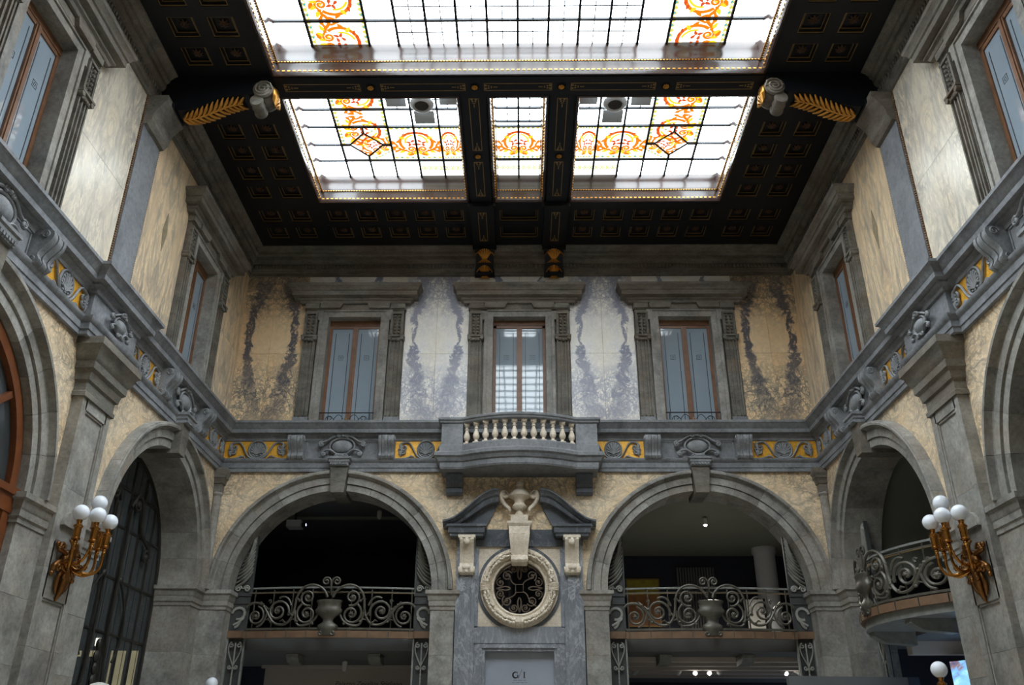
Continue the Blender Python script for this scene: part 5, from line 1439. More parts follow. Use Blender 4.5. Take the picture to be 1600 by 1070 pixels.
# ------------------------------------------------------------------ iron gallery railings
def railing_mesh_parts(bowd):
    def bend(x, y, z): return (x, y-bowd*max(0.0, 1-(x/1.52)**2), z)
    P = {}
    # half of the scrollwork, mirrored about the vase
    h = MB(); r = 0.023
    h.tube(bez((0.05,0,0.56),(0.14,0,0.86),(0.60,0,0.88),(0.62,0,0.46),18)+bez((0.62,0,0.46),(0.63,0,0.25),(0.70,0,0.06),(0.88,0,0.09),10)[1:]+bez((0.88,0,0.09),(1.10,0,0.10),(1.12,0,0.42),(1.28,0,0.46),12)[1:]+bez((1.28,0,0.46),(1.40,0,0.50),(1.50,0,0.46),(1.52,0,0.40),6)[1:], r, 6)
    h.tube(spiral(0.40,0.56,0.155,0.03,250,1.55,24), r*0.85, 6)
    h.tube(spiral(0.40,0.27,0.20,0.035,60,-1.6,26), r*0.9, 6)
    h.tube(spiral(0.93,0.32,0.215,0.035,200,-1.75,28), r*0.95, 6)
    h.tube(spiral(1.34,0.24,0.175,0.03,100,1.6,24), r*0.85, 6)
    h.tube(bez((0.20,0,0.45),(0.16,0,0.30),(0.22,0,0.06),(0.50,0,0.07)), r*0.85, 6)
    h.tube(bez((0.50,0,0.07),(0.60,0,0.08),(0.60,0,0.20),(0.62,0,0.34)), r*0.85, 6)
    h.tube(bez((0.70,0,0.42),(0.74,0,0.58),(0.86,0,0.60),(0.93,0,0.55)), r*0.8, 6)
    h.tube(bez((1.13,0,0.30),(1.16,0,0.16),(1.20,0,0.08),(1.30,0,0.06)), r*0.8, 6)
    h.tube(bez((1.13,0,0.50),(1.08,0,0.56),(1.06,0,0.50),(1.10,0,0.46)), r*0.6, 5)
    for (x,z) in ((0.55,0.50),(0.66,0.24),(0.78,0.12),(1.12,0.36),(1.22,0.44),(0.28,0.10),(0.57,0.14),(1.05,0.14)): 
        h.tube([(x,0,z),(x+0.05,-0.01,z+0.05),(x+0.10,0,z+0.03)], [0.014,0.02,0.006], 5)
        h.sphere((x,-0.01,z),(0.026,0.022,0.026),6,5)
    h.tube(spiral(0.095,0.84,0.088,0.015,190,-1.5,18), 0.017, 6)
    h.tube(bez((0.0,0,0.60),(0.0,0,0.70),(0.0,0,0.76),(0.012,0,0.84)), 0.016, 5)
    h.mirror_x(); P['scrollwork'] = h.warp(bend)
    P['flower_boss'] = []
    for (x,z) in ((0.40,0.56),(0.40,0.27),(0.93,0.32),(1.34,0.24)):
        for sx in (-1, 1):
            b_ = MB().sphere((sx*x,-0.015,z),(0.030,0.024,0.030),8,6)
            for i in range(6): b_.sphere((sx*x+0.032*math.cos(i*PI/3),-0.01,z+0.032*math.sin(i*PI/3)),(0.016,0.014,0.016),5,4)
            P['flower_boss'].append(b_.warp(bend))
    v = MB().lathe([(0.11,-0.10),(0.14,-0.08),(0.15,-0.02),(0.18,0.0),(0.18,0.07),(0.13,0.10),(0.09,0.13),(0.09,0.17),(0.14,0.22),(0.23,0.28),(0.245,0.33),(0.21,0.37),(0.20,0.44),(0.23,0.47),(0.23,0.50),(0.19,0.51)], 22)
    v.warp(lambda x, y, z: (x, y*0.45-bowd-0.02, z))
    for sx in (-1, 1): v.tube([(p[0]*1, -bowd-0.06, p[2]) for p in spiral(sx*0.11,-0.06,0.05,0.012,90,sx*1.3,14)], 0.018, 6)
    P['vase'] = v
    n = 16; pts = [(-1.52+3.04*i/n) for i in range(n+1)]
    def rail(z, y, w, hh):
        mb = MB(); vs = []; fs = []
        for x in pts:
            q = bend(x, y, 0); vs += [(x, q[1]-w/2, z), (x, q[1]+w/2, z), (x, q[1]+w/2, z+hh), (x, q[1]-w/2, z+hh)]
        for i in range(n):
            for k in range(4):
                k2 = (k+1) % 4; fs.append((i*4+k, i*4+k2, i*4+4+k2, i*4+4+k))
        fs += [(0,1,2,3), tuple(range(n*4, n*4+4))]
        mb.add(vs, fs); return mb
    P['bottom_rail'] = rail(0.0, 0, 0.05, 0.035)
    P['top_bar'] = rail(0.655, 0.06, 0.02, 0.02)
    P['hand_rail'] = rail(0.745, 0.16, 0.045, 0.03)
    P['brass_bar'] = rail(0.665, 0.17, 0.018, 0.022)
    P['rail_post'] = []
    for i in range(9):
        x = -1.44+2.88*i/8; q = bend(x, 0.16, 0); P['rail_post'].append(MB().box(x-0.01, x+0.01, q[1]-0.01, q[1]+0.01, 0, 0.75))
    f = rail(-0.14, -0.02, 0.06, 0.12)
    P['fascia'] = f
    P['fascia_strap'] = []
    for i in range(9):
        x = -1.45+2.9*i/8; q = bend(x, -0.05, 0); P['fascia_strap'].append(MB().box(x-0.006, x+0.006, q[1]-0.012, q[1]+0.01, -0.14, 0.0))
    return P
RAILMAT = {'scrollwork':'iron','flower_boss':'iron','vase':'iron','bottom_rail':'iron','top_bar':'iron','hand_rail':'iron_pale','brass_bar':'gold_dim','rail_post':'iron','fascia':'fascia','fascia_strap':'iron'}
def railing(label, wall, s, y, z, P):
    t = thing('gallery_railing', label, 'railing', 'iron gallery railings', wall=wall, s=s, y=y, z=z)
    for k, mb in P.items():
        for m1 in (mb if isinstance(mb, list) else [mb]): part(m1, k, MT[RAILMAT[k]], t, 50)
    return t
ZM = 3.74
P0 = railing_mesh_parts(0.14)
r0 = railing('scrolled iron gallery railing with vase below the projector', 'B', -AX, 0.22, ZM, P0)
r1 = clone(r0, label='scrolled iron gallery railing with vase in front of the paintings'); put(r1, 'B', AX, 0.22, ZM)
r2 = railing('scrolled iron railing of the balcony bowing out over the blue screen', 'R', BAYS[0], 0.20, ZM, railing_mesh_parts(0.65))
r3 = clone(r2, label='scrolled iron railing in the dark arch behind the gilt sconce'); put(r3, 'R', BAYS[1], 0.20, ZM)

# feather-ribbed iron corner panels, ribbon plates and heart-scroll strips inside the arches
def corner_panel_parts():
    # right-hand panel, x from 1.50 (inner edge) to 1.83 (arch), origin at arch centre, z = 0 at spring
    P = {}
    top = math.sqrt(AR**2-1.50**2)
    mb = MB()
    poly = [(1.50,0.0),(1.50,top)]+[(AR*math.cos(a)*0.999, AR*math.sin(a)*0.999) for a in [math.acos(1.50/AR)*(1-i/8) for i in range(1, 9)]]
    mb.prism(poly, 0.30, 0.32); mb.box(1.485, 1.515, 0.27, 0.33, 0.0, top)
    P['back_sheet'] = (mb, 'iron_plate')
    mb = MB()
    for i in range(11):
        z0 = 0.17+0.076*i; x0 = 1.79-0.002*i
        xo = math.sqrt(max(0.0, AR**2-(z0-0.02)**2))-0.02
        z1 = min(z0+0.22, top-0.02+0.02*i*0)
        if z0+0.02 > top: break
        p = bez((xo,0.285,z0-0.06),(xo-0.10,0.26,z0-0.02),(1.60,0.25,z0+0.04),(1.515,0.27,min(z1, top)), 8)
        mb.tube(p, [0.012,0.016,0.020,0.023,0.023,0.022,0.020,0.017,0.012], 6, flat=1.9)
    P['feather_rib'] = (mb, 'iron_light')
    mb = MB()
    mb.tube([(p[0],0.27,p[2]) for p in spiral(1.585,0.08,0.065,0.012,0,1.6,18)], 0.016, 6)
    mb.tube([(p[0],0.27,p[2]) for p in spiral(1.745,0.08,0.065,0.012,180,-1.6,18)], 0.016, 6)
    P['double_scroll'] = (mb, 'iron_light')
    mb = MB(); mb.box(1.50, 1.83, 0.28, 0.32, -0.66, 0.0); mb.box(1.49, 1.834, 0.26, 0.33, -0.05, 0.0); mb.box(1.49, 1.834, 0.26, 0.33, -0.19, -0.17)
    P['plate'] = (mb, 'iron_plate')
    mb = MB()      # ribbon bow
    c = [(0.115*math.cos(a*PI/10)*(1 if math.cos(a*PI/10) > 0 else 0.9)+1.67, 0.265, -0.36+0.10*math.sin(a*PI/10)) for a in range(17)]
    mb.tube(c, 0.026, 6, flat=0.5)
    mb.tube(bez((1.58,0.265,-0.42),(1.64,0.25,-0.46),(1.62,0.26,-0.58),(1.72,0.265,-0.60)), 0.024, 6, flat=0.5)
    mb.tube(bez((1.58,0.265,-0.42),(1.55,0.25,-0.46),(1.68,0.26,-0.52),(1.75,0.265,-0.56)), 0.022, 6, flat=0.5)
    P['ribbon'] = (mb, 'iron_light')
    mb = MB(); mb.box(1.47, 1.834, 0.25, 0.34, -0.78, -0.66)
    P['fascia'] = (mb, 'fascia')
    mb = MB(); mb.box(1.50, 1.53, 0.27, 0.33, -4.4, -0.78); mb.box(1.80, 1.83, 0.27, 0.33, -4.4, -0.78)
    P['stile'] = (mb, 'iron_pale')
    mb = MB()
    mb.tube([(1.665,0.29,-0.86),(1.665,0.29,-3.0)], 0.014, 6)
    for s in (-1, 1):
        mb.tube([(p[0],0.28,p[2]) for p in spiral(1.665+s*0.065,-0.90,0.05,0.01,90 if s > 0 else 90,-s*1.2,14)], 0.012, 5)
        mb.tube(bez((1.665+s*0.11,0.28,-0.90),(1.665+s*0.13,0.28,-1.05),(1.665+s*0.03,0.28,-1.15),(1.665,0.28,-1.26)), 0.012, 5)
        mb.tube([(p[0],0.28,p[2]) for p in spiral(1.665+s*0.055,-1.27,0.04,0.01,180 if s > 0 else 0,s*1.3,12)], 0.012, 5)
    for i in range(26): mb.sphere((1.665,0.29,-1.33-0.06*i),(0.018,0.018,0.026),6,4)
    P['heart_scroll'] = (mb, 'iron_light')
    mb = MB(); mb.box(1.50, 1.83, 0.335, 0.345, -4.4, -0.70)
    P['strip_back'] = (mb, 'iron_plate')
    return P
def corner_panel(label, wall, s, side):
    t = thing('arch_corner_panel', label, 'iron panel', 'feather ribbed arch panels', wall=wall, s=s, z=AZ)
    for k, (mb, m_) in corner_panel_parts().items():
        if side < 0: mb.warp(lambda x, y, z: (-x, y, z))
        part(mb, k, MT[m_], t, 50)
    return t
CPS = [('B',-AX,-1,'feather ribbed iron panel in the projector arch beside the hall corner'),('B',-AX,1,'feather ribbed iron panel in the projector arch beside the portal'),
       ('B',AX,-1,'feather ribbed iron panel in the painting arch beside the portal'),('B',AX,1,'feather ribbed iron panel in the painting arch beside the hall corner'),
       ('R',BAYS[0],-1,'feather ribbed iron panel at the far end of the bowed balcony'),('R',BAYS[0],1,'feather ribbed iron panel of the bowed balcony beside the gilt sconce'),
       ('R',BAYS[1],-1,'feather ribbed iron panel in the dark arch just past the gilt sconce')]
for (k, s, sd, lab) in CPS: corner_panel(lab, k, s, sd)

# ------------------------------------------------------------------ leaded glass and iron screen in the left arch
scr = thing('window_8', 'dark leaded glass screen with wrought iron ornament filling an arch', 'window', kind='structure', wall='L', s=BAYS[0], y=0.62)
outl = [(-AR,0.0),(AR,0.0),(AR,AZ)]+arc(0,AZ,AR,0,180,36)[1:-1]+[(-AR,AZ)]
def arch_frame(mb, r, w, y0, y1, z0=0.0):
    n = 36; vs = []; fs = []
    pts_o = [(r, z0), (r, AZ)]+arc(0, AZ, r, 0, 180, n)[1:-1]+[(-r, AZ), (-r, z0)]
    pts_i = [(r-w, z0), (r-w, AZ)]+arc(0, AZ, r-w, 0, 180, n)[1:-1]+[(-r+w, AZ), (-r+w, z0)]
    k = len(pts_o)
    for (o, i_) in zip(pts_o, pts_i): vs += [(o[0],y0,o[1]),(i_[0],y0,i_[1]),(i_[0],y1,i_[1]),(o[0],y1,o[1])]
    for i in range(k-1):
        for q in range(4):
            q2 = (q+1) % 4; fs.append((i*4+q, i*4+q2, i*4+4+q2, i*4+4+q))
    mb.add(vs, fs); return mb
MT['screen_iron'] = plain('dark_brown_iron', srgb(40,38,35), 0.5, 0.3, 8.0, srgb(58,54,48))
part(arch_frame(MB(), AR+0.01, 0.09, -0.03, 0.05), 'iron_frame', MT['screen_iron'], scr, 40)
# glass panes between the bars
gx = [-1.83,-1.3,-0.78,-0.26,0.26,0.78,1.3,1.83]; gz = [0.0,0.9,1.75,2.6,3.4,4.2,5.0,5.6,6.23]
MT['screen_glass'] = plain('smoky_leaded_glass', srgb(60,62,62), 0.07, 0, 1.2, srgb(92,94,92), 0.6)
_m, _nt, _b = newmat('smoky_clear_glass')
_tr = nd(_nt, 'ShaderNodeBsdfTransparent', {0: (0.62,0.64,0.64,1)})
_b.inputs['Base Color'].default_value = c4(srgb(104,108,108)); _b.inputs['Roughness'].default_value = 0.08
_mx = nd(_nt, 'ShaderNodeMixShader', {0: 0.36, 1: _tr.outputs[0], 2: _b.outputs[0]})
_nt.links.new(_mx.outputs[0], _nt.nodes['Material Output'].inputs[0])
MT['smoky'] = _m
for i in range(7):
    for j in range(8):
        x0, x1, z0, z1 = gx[i], gx[i+1], gz[j], gz[j+1]
        if z1 <= AZ: poly = [(x0,z0),(x1,z0),(x1,z1),(x0,z1)]
        else:
            def top(x): return AZ+math.sqrt(max(0.0, (AR-0.03)**2-x*x))
            if max(top(x0), top(x1), top(0) if x0 < 0 < x1 else 0) < z0+0.02: continue
            n = 6; up = [(x1+(x0-x1)*q/n) for q in range(n+1)]
            poly = [(x0,z0),(x1,z0)]+[(x, max(z0+0.001, min(z1, top(x)))) for x in up]
        part(MB().prism(poly, 0.0, 0.01), 'glass_pane', MT['smoky'], scr, 0)
for x in gx[1:-1]:
    zt = AZ+math.sqrt(AR**2-x*x)-0.03; part(MB().box(x-0.02, x+0.02, -0.02, 0.03, 0, zt), 'upright_bar', MT['screen_iron'], scr, 0)
for z in gz[1:-1]:
    xr = AR-0.02 if z <= AZ else math.sqrt(max(0, AR**2-(z-AZ)**2))-0.03
    part(MB().box(-xr, xr, -0.015, 0.03, z-0.014, z+0.014), 'cross_bar', MT['screen_iron'], scr, 0)
for i in range(7):      # fine leads
    x = (gx[i]+gx[i+1])/2; zt = AZ+math.sqrt(AR**2-x*x)-0.05; part(MB().box(x-0.004, x+0.004, -0.006, 0.0, 0, zt), 'lead_came', MT['lead'], scr, 0)
h = MB()       # wrought ornament standing in front of the glass
h.tube(bez((0.20,-0.06,5.35),(0.45,-0.08,5.85),(0.70,-0.06,5.45),(0.72,-0.06,5.15),16), 0.035, 6)
h.tube(spiral(0.45,5.45,0.16,0.03,60,1.4,18,-0.06), 0.03, 6)
h.tube(bez((0.72,-0.06,5.15),(0.78,-0.06,4.9),(1.10,-0.06,5.0),(1.20,-0.06,4.75),14), 0.03, 6)
h.tube(spiral(1.08,4.72,0.13,0.03,0,1.3,16,-0.06), 0.026, 6)
h.tube(bez((0.26,-0.06,5.3),(0.30,-0.06,4.2),(0.10,-0.06,3.4),(0.42,-0.06,2.3),20), 0.026, 6)
h.tube(bez((0.30,-0.06,4.2),(0.70,-0.06,3.9),(0.9,-0.06,3.4),(0.55,-0.06,3.0),16), 0.020, 6)
h.tube(bez((0.42,-0.06,2.3),(0.60,-0.06,1.9),(1.0,-0.06,2.0),(0.95,-0.06,2.5),14), 0.045, 6)
h.tube(spiral(0.82,2.25,0.16,0.03,0,-1.4,18,-0.06), 0.03, 6)
for (x,z) in ((0.45,5.45),(1.08,4.72),(0.82,2.25),(0.30,4.2),(0.60,2.05)): h.sphere((x,-0.07,z),(0.055,0.04,0.055),8,6)
h.mirror_x()
for i in range(7): h.sphere((0, -0.07, 3.2-0.17*i), (0.05+0.03*math.sin(i*1.3)**2,0.045,0.09), 8, 6)
part(h, 'iron_ornament', MT['screen_iron'], scr, 50)
# lit room behind the screen (its end wall faces the hall's entrance)
XS, YE = -W-0.62, 16.5
rm = box_obj('wall_screen_room', (-9.6, XS+0.2, YE, YE+0.1, 0, 6.7), MT['room'])
tag(rm, 'grey end wall of the room behind the leaded screen', 'wall', kind='structure')
for (nm, b) in (('room_back', (-9.7,-9.6,9.6,YE+0.1,0,6.7)),('room_ceiling', (-9.7,XS+0.05,9.6,YE+0.1,6.55,6.7)),('room_return', (-9.7,XS+0.05,9.5,9.6,0,6.7)),('room_return', (XS-0.02,XS+0.02,9.6,BAYS[0]-AR-0.15,0,6.6)),('room_return', (XS-0.02,XS+0.02,BAYS[0]+AR+0.15,YE,0,6.6))):
    box_obj(nm, b, MT['room'], rm)
for n, (x0, x1, z0, z1, hot, lab) in enumerate(((-8.2,-7.50,3.30,3.66,(-7.66,-7.50,3.50,3.63),'low warm lit window with a bare bright lamp seen through the screen'),(-7.38,-6.72,1.6,3.64,None,'tall warm lit curtained window seen through the screen'))):
    t = thing('window_%d' % (10+n), lab, 'window', kind='structure', loc=(0, YE, 0))
    part(MB().box(x0, x1, -0.04, -0.01, z0, z1), 'lit_pane', MT['win_lit'], t, 0)
    for x in (x0, (x0+x1)/2, x1): part(MB().box(x-0.025, x+0.025, -0.07, -0.03, z0-0.03, z1+0.03), 'frame_upright', MT['screen_iron'], t, 0)
    for z in (z0, z1, (z0+z1)/2): part(MB().box(x0-0.02, x1+0.02, -0.065, -0.035, z-0.018, z+0.018), 'frame_rail', MT['screen_iron'], t, 0)
    if hot: part(MB().box(hot[0], hot[1], -0.10, -0.07, hot[2], hot[3]), 'bright_lamp', MT['win_hot'], t, 0)
dr = thing('crystal_curtain', 'glittering crystal bead curtain hanging above the tall lit window', 'curtain', loc=(0, YE, 0))
mb = MB(); rr = random.Random(5)
for i in range(150): mb.sphere((rr.uniform(-7.32,-6.78), -0.08+rr.uniform(-0.03,0.03), rr.uniform(3.82,4.36)), 0.013, 5, 4)
o = part(mb, 'crystal_beads', MT['globe'], dr, 60); o['kind'] = 'stuff'
part(MB().box(-7.40, -6.70, -0.10, -0.04, 4.36, 4.41), 'curtain_rail', MT['screen_iron'], dr, 0)

# ------------------------------------------------------------------ wooden fanlight in the front left arch
fan = thing('window_9', 'varnished wooden fanlight with dark glass filling the front arch', 'window', kind='structure', wall='L', s=BAYS[1], y=0.09)
part(arch_frame(MB(), AR+0.02, 0.10, -0.04, 0.06), 'outer_frame', MT['wood_brown'], fan, 40)
part(arch_frame(MB(), AR-0.07, 0.12, -0.07, 0.05), 'inner_frame', MT['wood_orange'], fan, 40)
mb = MB(); mb.box(-AR, AR, -0.08, 0.06, AZ-0.25, AZ-0.02); mb.box(-AR, AR, -0.11, 0.06, AZ-0.05, AZ+0.03)
part(mb, 'transom', MT['wood_orange'], fan, 0)
for a in (38, 90, 142):
    q = math.radians(a); mb = MB()
    p0 = Vector((0.0, AZ)); d = Vector((math.cos(q), math.sin(q))); nn = Vector((-d.y, d.x))*0.04
    a0, b0 = p0+d*0.3, p0+d*(AR-0.1)
    mb.prism([tuple(a0-nn), tuple(b0-nn), tuple(b0+nn), tuple(a0+nn)], -0.05, 0.04)
    part(mb, 'radial_bar', MT['wood_orange'], fan, 0)
part(MB().prism([(AR,AZ)]+arc(0,AZ,AR,0,180,30)[1:-1]+[(-AR,AZ)], 0.0, 0.012), 'fan_glass', MT['dark_glass'], fan, 0)
mb = MB()
for x in (-AR+0.05, -0.6, 0.6, AR-0.05): mb.box(x-0.07, x+0.07, -0.05, 0.05, 0, AZ-0.2)
part(mb, 'door_stile', MT['wood_orange'], fan, 0)
part(MB().box(-AR, AR, 0.0, 0.012, 0, AZ-0.2), 'door_glass', MT['dark_glass'], fan, 0)
# ------------------------------------------------------------------ rooms behind the open arches
ZR = 6.50; YB = 22.9
def room(name, label, boxes):
    t = thing(name, label, 'wall', kind='structure', loc=(0,0,0))
    for (nm, b, m_) in boxes: box_obj(nm, b, MT[m_], t)
    return t
gb = room('wall_gallery_back', 'dark gallery rooms seen through the arches of the end wall', [
    ('gallery_wall', (-8.0, -0.2, YB, YB+0.1, ZM, ZR), 'navy'), ('gallery_wall', (-0.2, 9.0, YB, YB+0.1, ZM, ZR), 'navy'),
    ('gallery_side', (-8.1, -8.0, 16.6, YB, 0, ZR), 'navy'), ('gallery_side', (9.0, 9.1, 16.6, YB, 0, ZR), 'navy'),
    ('gallery_partition', (-0.5, -0.2, 16.6, YB, 0, ZR), 'navy'),
    ('gallery_ceiling', (-8.1, -0.2, 16.58, YB+0.1, ZR, ZR+0.1), 'room'), ('gallery_ceiling', (-0.2, 9.1, 16.58, YB+0.1, ZR, ZR+0.1), 'room_ceil'),
    ('gallery_slab', (-8.1, 9.1, 16.42, YB, ZM-0.32, ZM-0.02), 'room'),
    ('portal_back', (-1.2, 1.2, 16.12, 16.6, 0, 3.48), 'room'),
    ('wall_return', (-8.1, -W-0.02, 16.55, 16.6, 0, ZR), 'navy'), ('wall_return', (W+0.02, 9.1, 16.55, 16.6, 0, ZR), 'navy'),
    ('low_wall', (-5.3, -0.5, 19.2, 19.3, 0, 3.42), 'beige'), ('low_wall_dark', (-8.0, -5.3, 19.2, 19.3, 0, 3.42), 'navy'),
    ('low_wall', (-0.2, 9.0, YB-0.02, YB, 0, 3.42), 'navy')])
box_obj('tray_lip', (-6.5, -1.5, 18.9, 19.0, ZR-0.06, ZR), MT['room_ceil'], gb)
box_obj('cove_band', (-5.3, -0.5, 18.9, 19.0, 3.36, 3.42), MT['beige'], gb)
for i, y in enumerate((17.3, 18.1, 18.9, 19.7, 20.6)): box_obj('slab_beam', (0.9, 8.9, y, y+0.18, 3.34, 3.46), MT['beige'], gb)
for sx in (-1, 1):
    for dx in (-0.75, 0.75):
        o = part(MB().prism([(0.0,0),(-0.55,0),(-0.55,-0.06),(-0.40,-0.14),(0.0,-0.16)], -0.11, 0.11, 'yz'), 'slab_bracket', MT['iron_pale'], gb, 30, loc=(sx*AX+dx, 17.3, ZM-0.33))
text_part('Palazzo Zevallos Stigliano', 0.135, gb, MT['ink_grey'], (-3.13, 19.19, 3.04), 'wall_lettering', 0.25)
# projector
pj = thing('projector', 'small grey projector hanging from the gallery ceiling', 'projector', loc=(-4.68, 18.1, ZR-0.37))
part(MB().box(-0.20, 0.10, -0.15, 0.15, -0.08, 0.06), 'housing', MT['fixture'], pj, 0)
part(MB().lathe([(0.0,0.0),(0.05,0.0),(0.06,0.08),(0,0.08)], 14, (0.10, 0, -0.01), 'x'), 'lens', MT['black'], pj)
part(MB().lathe([(0.0,0.082),(0.025,0.082),(0.025,0.085),(0,0.085)], 10, (0.10,0,-0.01), 'x'), 'lens_light', lit('projector_light', (0.5,0.6,1.0), 6.0), pj)
part(MB().tube([(-0.05,0,0.06),(-0.05,0,0.45)], 0.02, 8), 'ceiling_pole', MT['black'], pj)
# loudspeaker by the feather panel
lsx = thing('loudspeaker', 'small black loudspeaker on the gallery wall beside the projector arch', 'loudspeaker', loc=(-1.55, 17.2, 5.9))
part(MB().taper((0,0),(0.10,0.09),(0,0),(0.13,0.11),-0.16,0.16), 'cabinet', MT['black'], lsx, 0)
part(MB().tube([(0,0,0.1),(0,0.0,0.6)], 0.02, 6), 'mount', MT['black'], lsx)
# paintings and panels in the right gallery
def framed(name, label, cat, x0, x1, z0, z1, y, mats):
    t = thing(name, label, cat, loc=((x0+x1)/2, y, z0))
    w = (x1-x0)/2; hh = z1-z0
    mb = MB()
    for (a,b,c,d) in ((-w-0.03,w+0.03,-0.03,0.0),(-w-0.03,w+0.03,hh,hh+0.03),(-w-0.03,-w,0,hh),(w,w+0.03,0,hh)): mb.box(a,b,-0.05,0.0,c,d)
    part(mb, 'frame', MT['gold_dim'], t, 0)
    n = len(mats)
    for i, m_ in enumerate(mats): part(MB().box(-w, w, -0.03, 0.0, hh*i/n, hh*(i+1)/n), 'canvas', MT[m_], t, 0)
    return t
framed('painting', 'tall framed painting with yellow upper half and orange lower half', 'painting', 2.74, 3.53, 4.75, 5.88, YB-0.01, ['paint_b','paint_b','paint_a'])
t = thing('slatted_panel', 'dark ribbed curtain panel between painting and white panel', 'panel', loc=(4.50, YB-0.12, 4.25))
for i in range(14): part(MB().box(-0.49+0.07*i, -0.44+0.07*i, -0.03, 0.03, 0.0, 1.93), 'slat', MT['room'], t, 0)
t = thing('display_panel', 'white lit display panel near the round gallery column', 'panel', loc=(5.62, 21.6, ZM-0.01))
part(MB().box(-0.20, 0.20, -0.03, 0.0, 0.75, 1.45), 'panel_face', MT['white'], t, 0)
part(MB().box(0.20, 0.25, -0.05, 0.03, 0.0, 1.47), 'panel_edge', MT['black'], t, 0)
part(MB().box(-0.20, 0.20, -0.01, 0.03, 0.0, 0.75), 'panel_stand', MT['black'], t, 0)
t = thing('gallery_column', 'plain round grey column in the gallery with the paintings', 'column', loc=(6.1, 22.0, ZM-0.02))
part(MB().lathe([(0.30,0.0),(0.30,0.08),(0.26,0.12),(0.26,2.6),(0.30,2.66),(0.30,2.78)], 24), 'shaft', MT['fixture'], t)
# ceiling spot in the right gallery, track spots under the slab
def spot(x, y, z, label, lit_=True, power=0):
    t = thing('track_spot', label, 'spotlight', 'small gallery spots', loc=(x, y, z))
    part(MB().lathe([(0.05,-0.16),(0.055,-0.02),(0.03,0.0)], 14), 'can', MT['white'], t)
    part(MB().sphere((0,0,-0.155), 0.042, 12, 8), 'lens', MT['lamp_lit'] if lit_ else MT['fixture'], t, 80)
    part(MB().tube([(0,0,0),(0,0,0.12)], 0.012, 6), 'stem', MT['white'], t)
    if power:
        l = bpy.data.lights.new('spot_light', 'SPOT'); l.energy = power; l.spot_size = 2.7; l.spot_blend = 0.6; l.color = (1.0, 0.93, 0.82); l.shadow_soft_size = 0.08
        o = bpy.data.objects.new('spot_light', l); COL.objects.link(o); o.parent = t; o.location = (0,0,-0.22)
    return t
spot(4.05, 18.9, ZR-0.02, 'single lit spot on the olive gallery ceiling', True, 400)
spot(-3.0, 18.3, ZR-0.02, 'small unlit spot on the grey ceiling behind the projector', False)
for i, (x, y, on) in enumerate(((2.45, 19.0, 0), (3.34, 19.0, 0), (3.66, 19.0, 1), (3.92, 19.3, 1), (4.1, 19.0, 0), (5.45, 18.6, 1), (5.72, 19.2, 0))):
    sp_ = spot(x, 19.38, 3.40, 'small white track spot under the gallery slab' + (', lit' if on else ', unlit'), bool(on), 5 if on else 0)
    sp_.rotation_euler = (math.radians(-55), 0, 0.25*(i-3))
spot(-3.4, 17.9, 3.40, 'small unlit spot hanging in front of the beige lettered wall', False)

# rooms behind the right wall arches
gr = room('wall_gallery_right', 'dark gallery behind the arches with the bowed balcony', [
    ('gallery_wall', (W+4.6, W+4.7, 4.0, 16.55, 0, ZR), 'room'),
    ('gallery_end', (W+0.6, W+4.7, 16.0, 16.1, 0, ZR+0.1), 'navy'), ('gallery_end', (W+0.6, W+4.7, 4.0, 4.1, 0, ZR), 'navy'),
    ('gallery_ceiling', (W+0.58, W+4.7, 4.0, 16.1, ZR, ZR+0.1), 'room_ceil'),
    ('gallery_slab', (W+0.45, W+4.7, 4.0, 16.0, ZM-0.32, ZM-0.02), 'room'),
    ('gallery_partition', (W+1.6, W+1.75, 12.2, 13.2, ZM, ZR), 'navy'),
    ('low_wall', (W+3.4, W+3.5, 4.0, 16.0, 0, 3.42), 'navy')])
for yb in (12.3, 14.9): box_obj('slab_beam', (W+0.6, W+3.4, yb, yb+0.2, 3.22, 3.42), MT['beige'], gr)
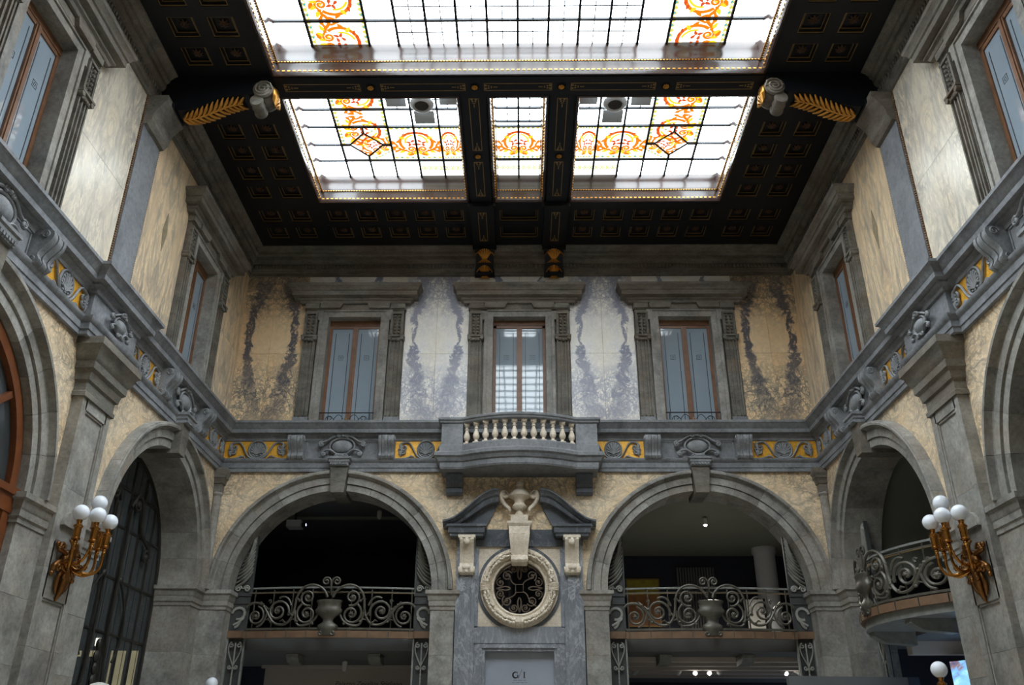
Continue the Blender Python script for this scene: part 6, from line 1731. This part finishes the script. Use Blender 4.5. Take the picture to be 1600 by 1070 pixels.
# vault curve of the right gallery
vb = MB(); vs = []; fs = []
for i in range(13):
    a = PI*i/12; vs += [(W+0.6, BAYS[0]-1.95*math.cos(a), 4.6+1.88*math.sin(a)), (W+4.6, BAYS[0]-1.95*math.cos(a), 4.6+1.88*math.sin(a))]
for i in range(12): fs.append((2*i, 2*i+1, 2*i+3, 2*i+2))
vb.add(vs, fs); part(vb, 'gallery_vault', MT['room_ceil'], gr, 60)
# bowed balcony floor on the right
t = thing('bowed_balcony', 'bowed balcony slab projecting below the iron railing', 'balcony', wall='R', s=BAYS[0], z=ZM)
pl = [(-1.49+2.98*i/20, 0.20-0.635*max(0, 1-((-1.49+2.98*i/20)/1.49)**2)) for i in range(21)]+[(1.49, 0.44), (-1.49, 0.44)]
part(MB().prism(pl, -0.26, -0.01, 'xy'), 'slab', MT['iron_pale'], t, 20)
for dx in (-0.7, 0.7): part(MB().prism([(0.43,0.01),(-0.20,0.01),(-0.22,-0.06),(-0.04,-0.16),(0.43,-0.2)], -0.1, 0.1, 'yz'), 'slab_bracket', MT['iron_pale'], t, 30, loc=(dx, 0, -0.26))
t = thing('video_screen', 'bright blue video screen below the bowed balcony', 'screen', loc=(W+1.5, 14.3, 0.9), rot=-PI/2+0.55)
part(MB().box(-0.66, 0.66, -0.02, 0.0, 1.35, 2.20), 'screen_face', MT['screen_blue'], t, 0)
part(MB().box(-0.70, 0.70, 0.0, 0.06, 1.31, 2.24), 'bezel', MT['black'], t, 0)
part(MB().box(-0.5, 0.5, 0.0, 0.08, -0.9, 1.31), 'screen_stand', MT['black'], t, 0)
t = thing('exhibit_panel', 'tall dark grey freestanding exhibit panel in front of the corner', 'panel', loc=(5.35, 14.75, 0), rot=math.radians(6))
part(MB().box(-1.15, 0.80, -0.05, 0.05, 0.0, 2.86), 'panel_face', MT['room'], t, 0)
part(MB().box(0.80, 0.98, -0.06, 0.05, 0.0, 2.86), 'panel_edge', MT['navy'], t, 0)
t = thing('light_shade', 'curved pale lamp shade standing in front of the leaded screen', 'lamp', loc=(-5.3, 11.75, 0))
part(MB().lathe([(0.02,2.52),(0.10,2.50),(0.19,2.42),(0.22,2.34)], 20), 'shade', MT['white'], t)
part(MB().lathe([(0.16,0.0),(0.16,0.03),(0.02,0.06),(0.018,2.5)], 14), 'stand', MT['iron'], t)
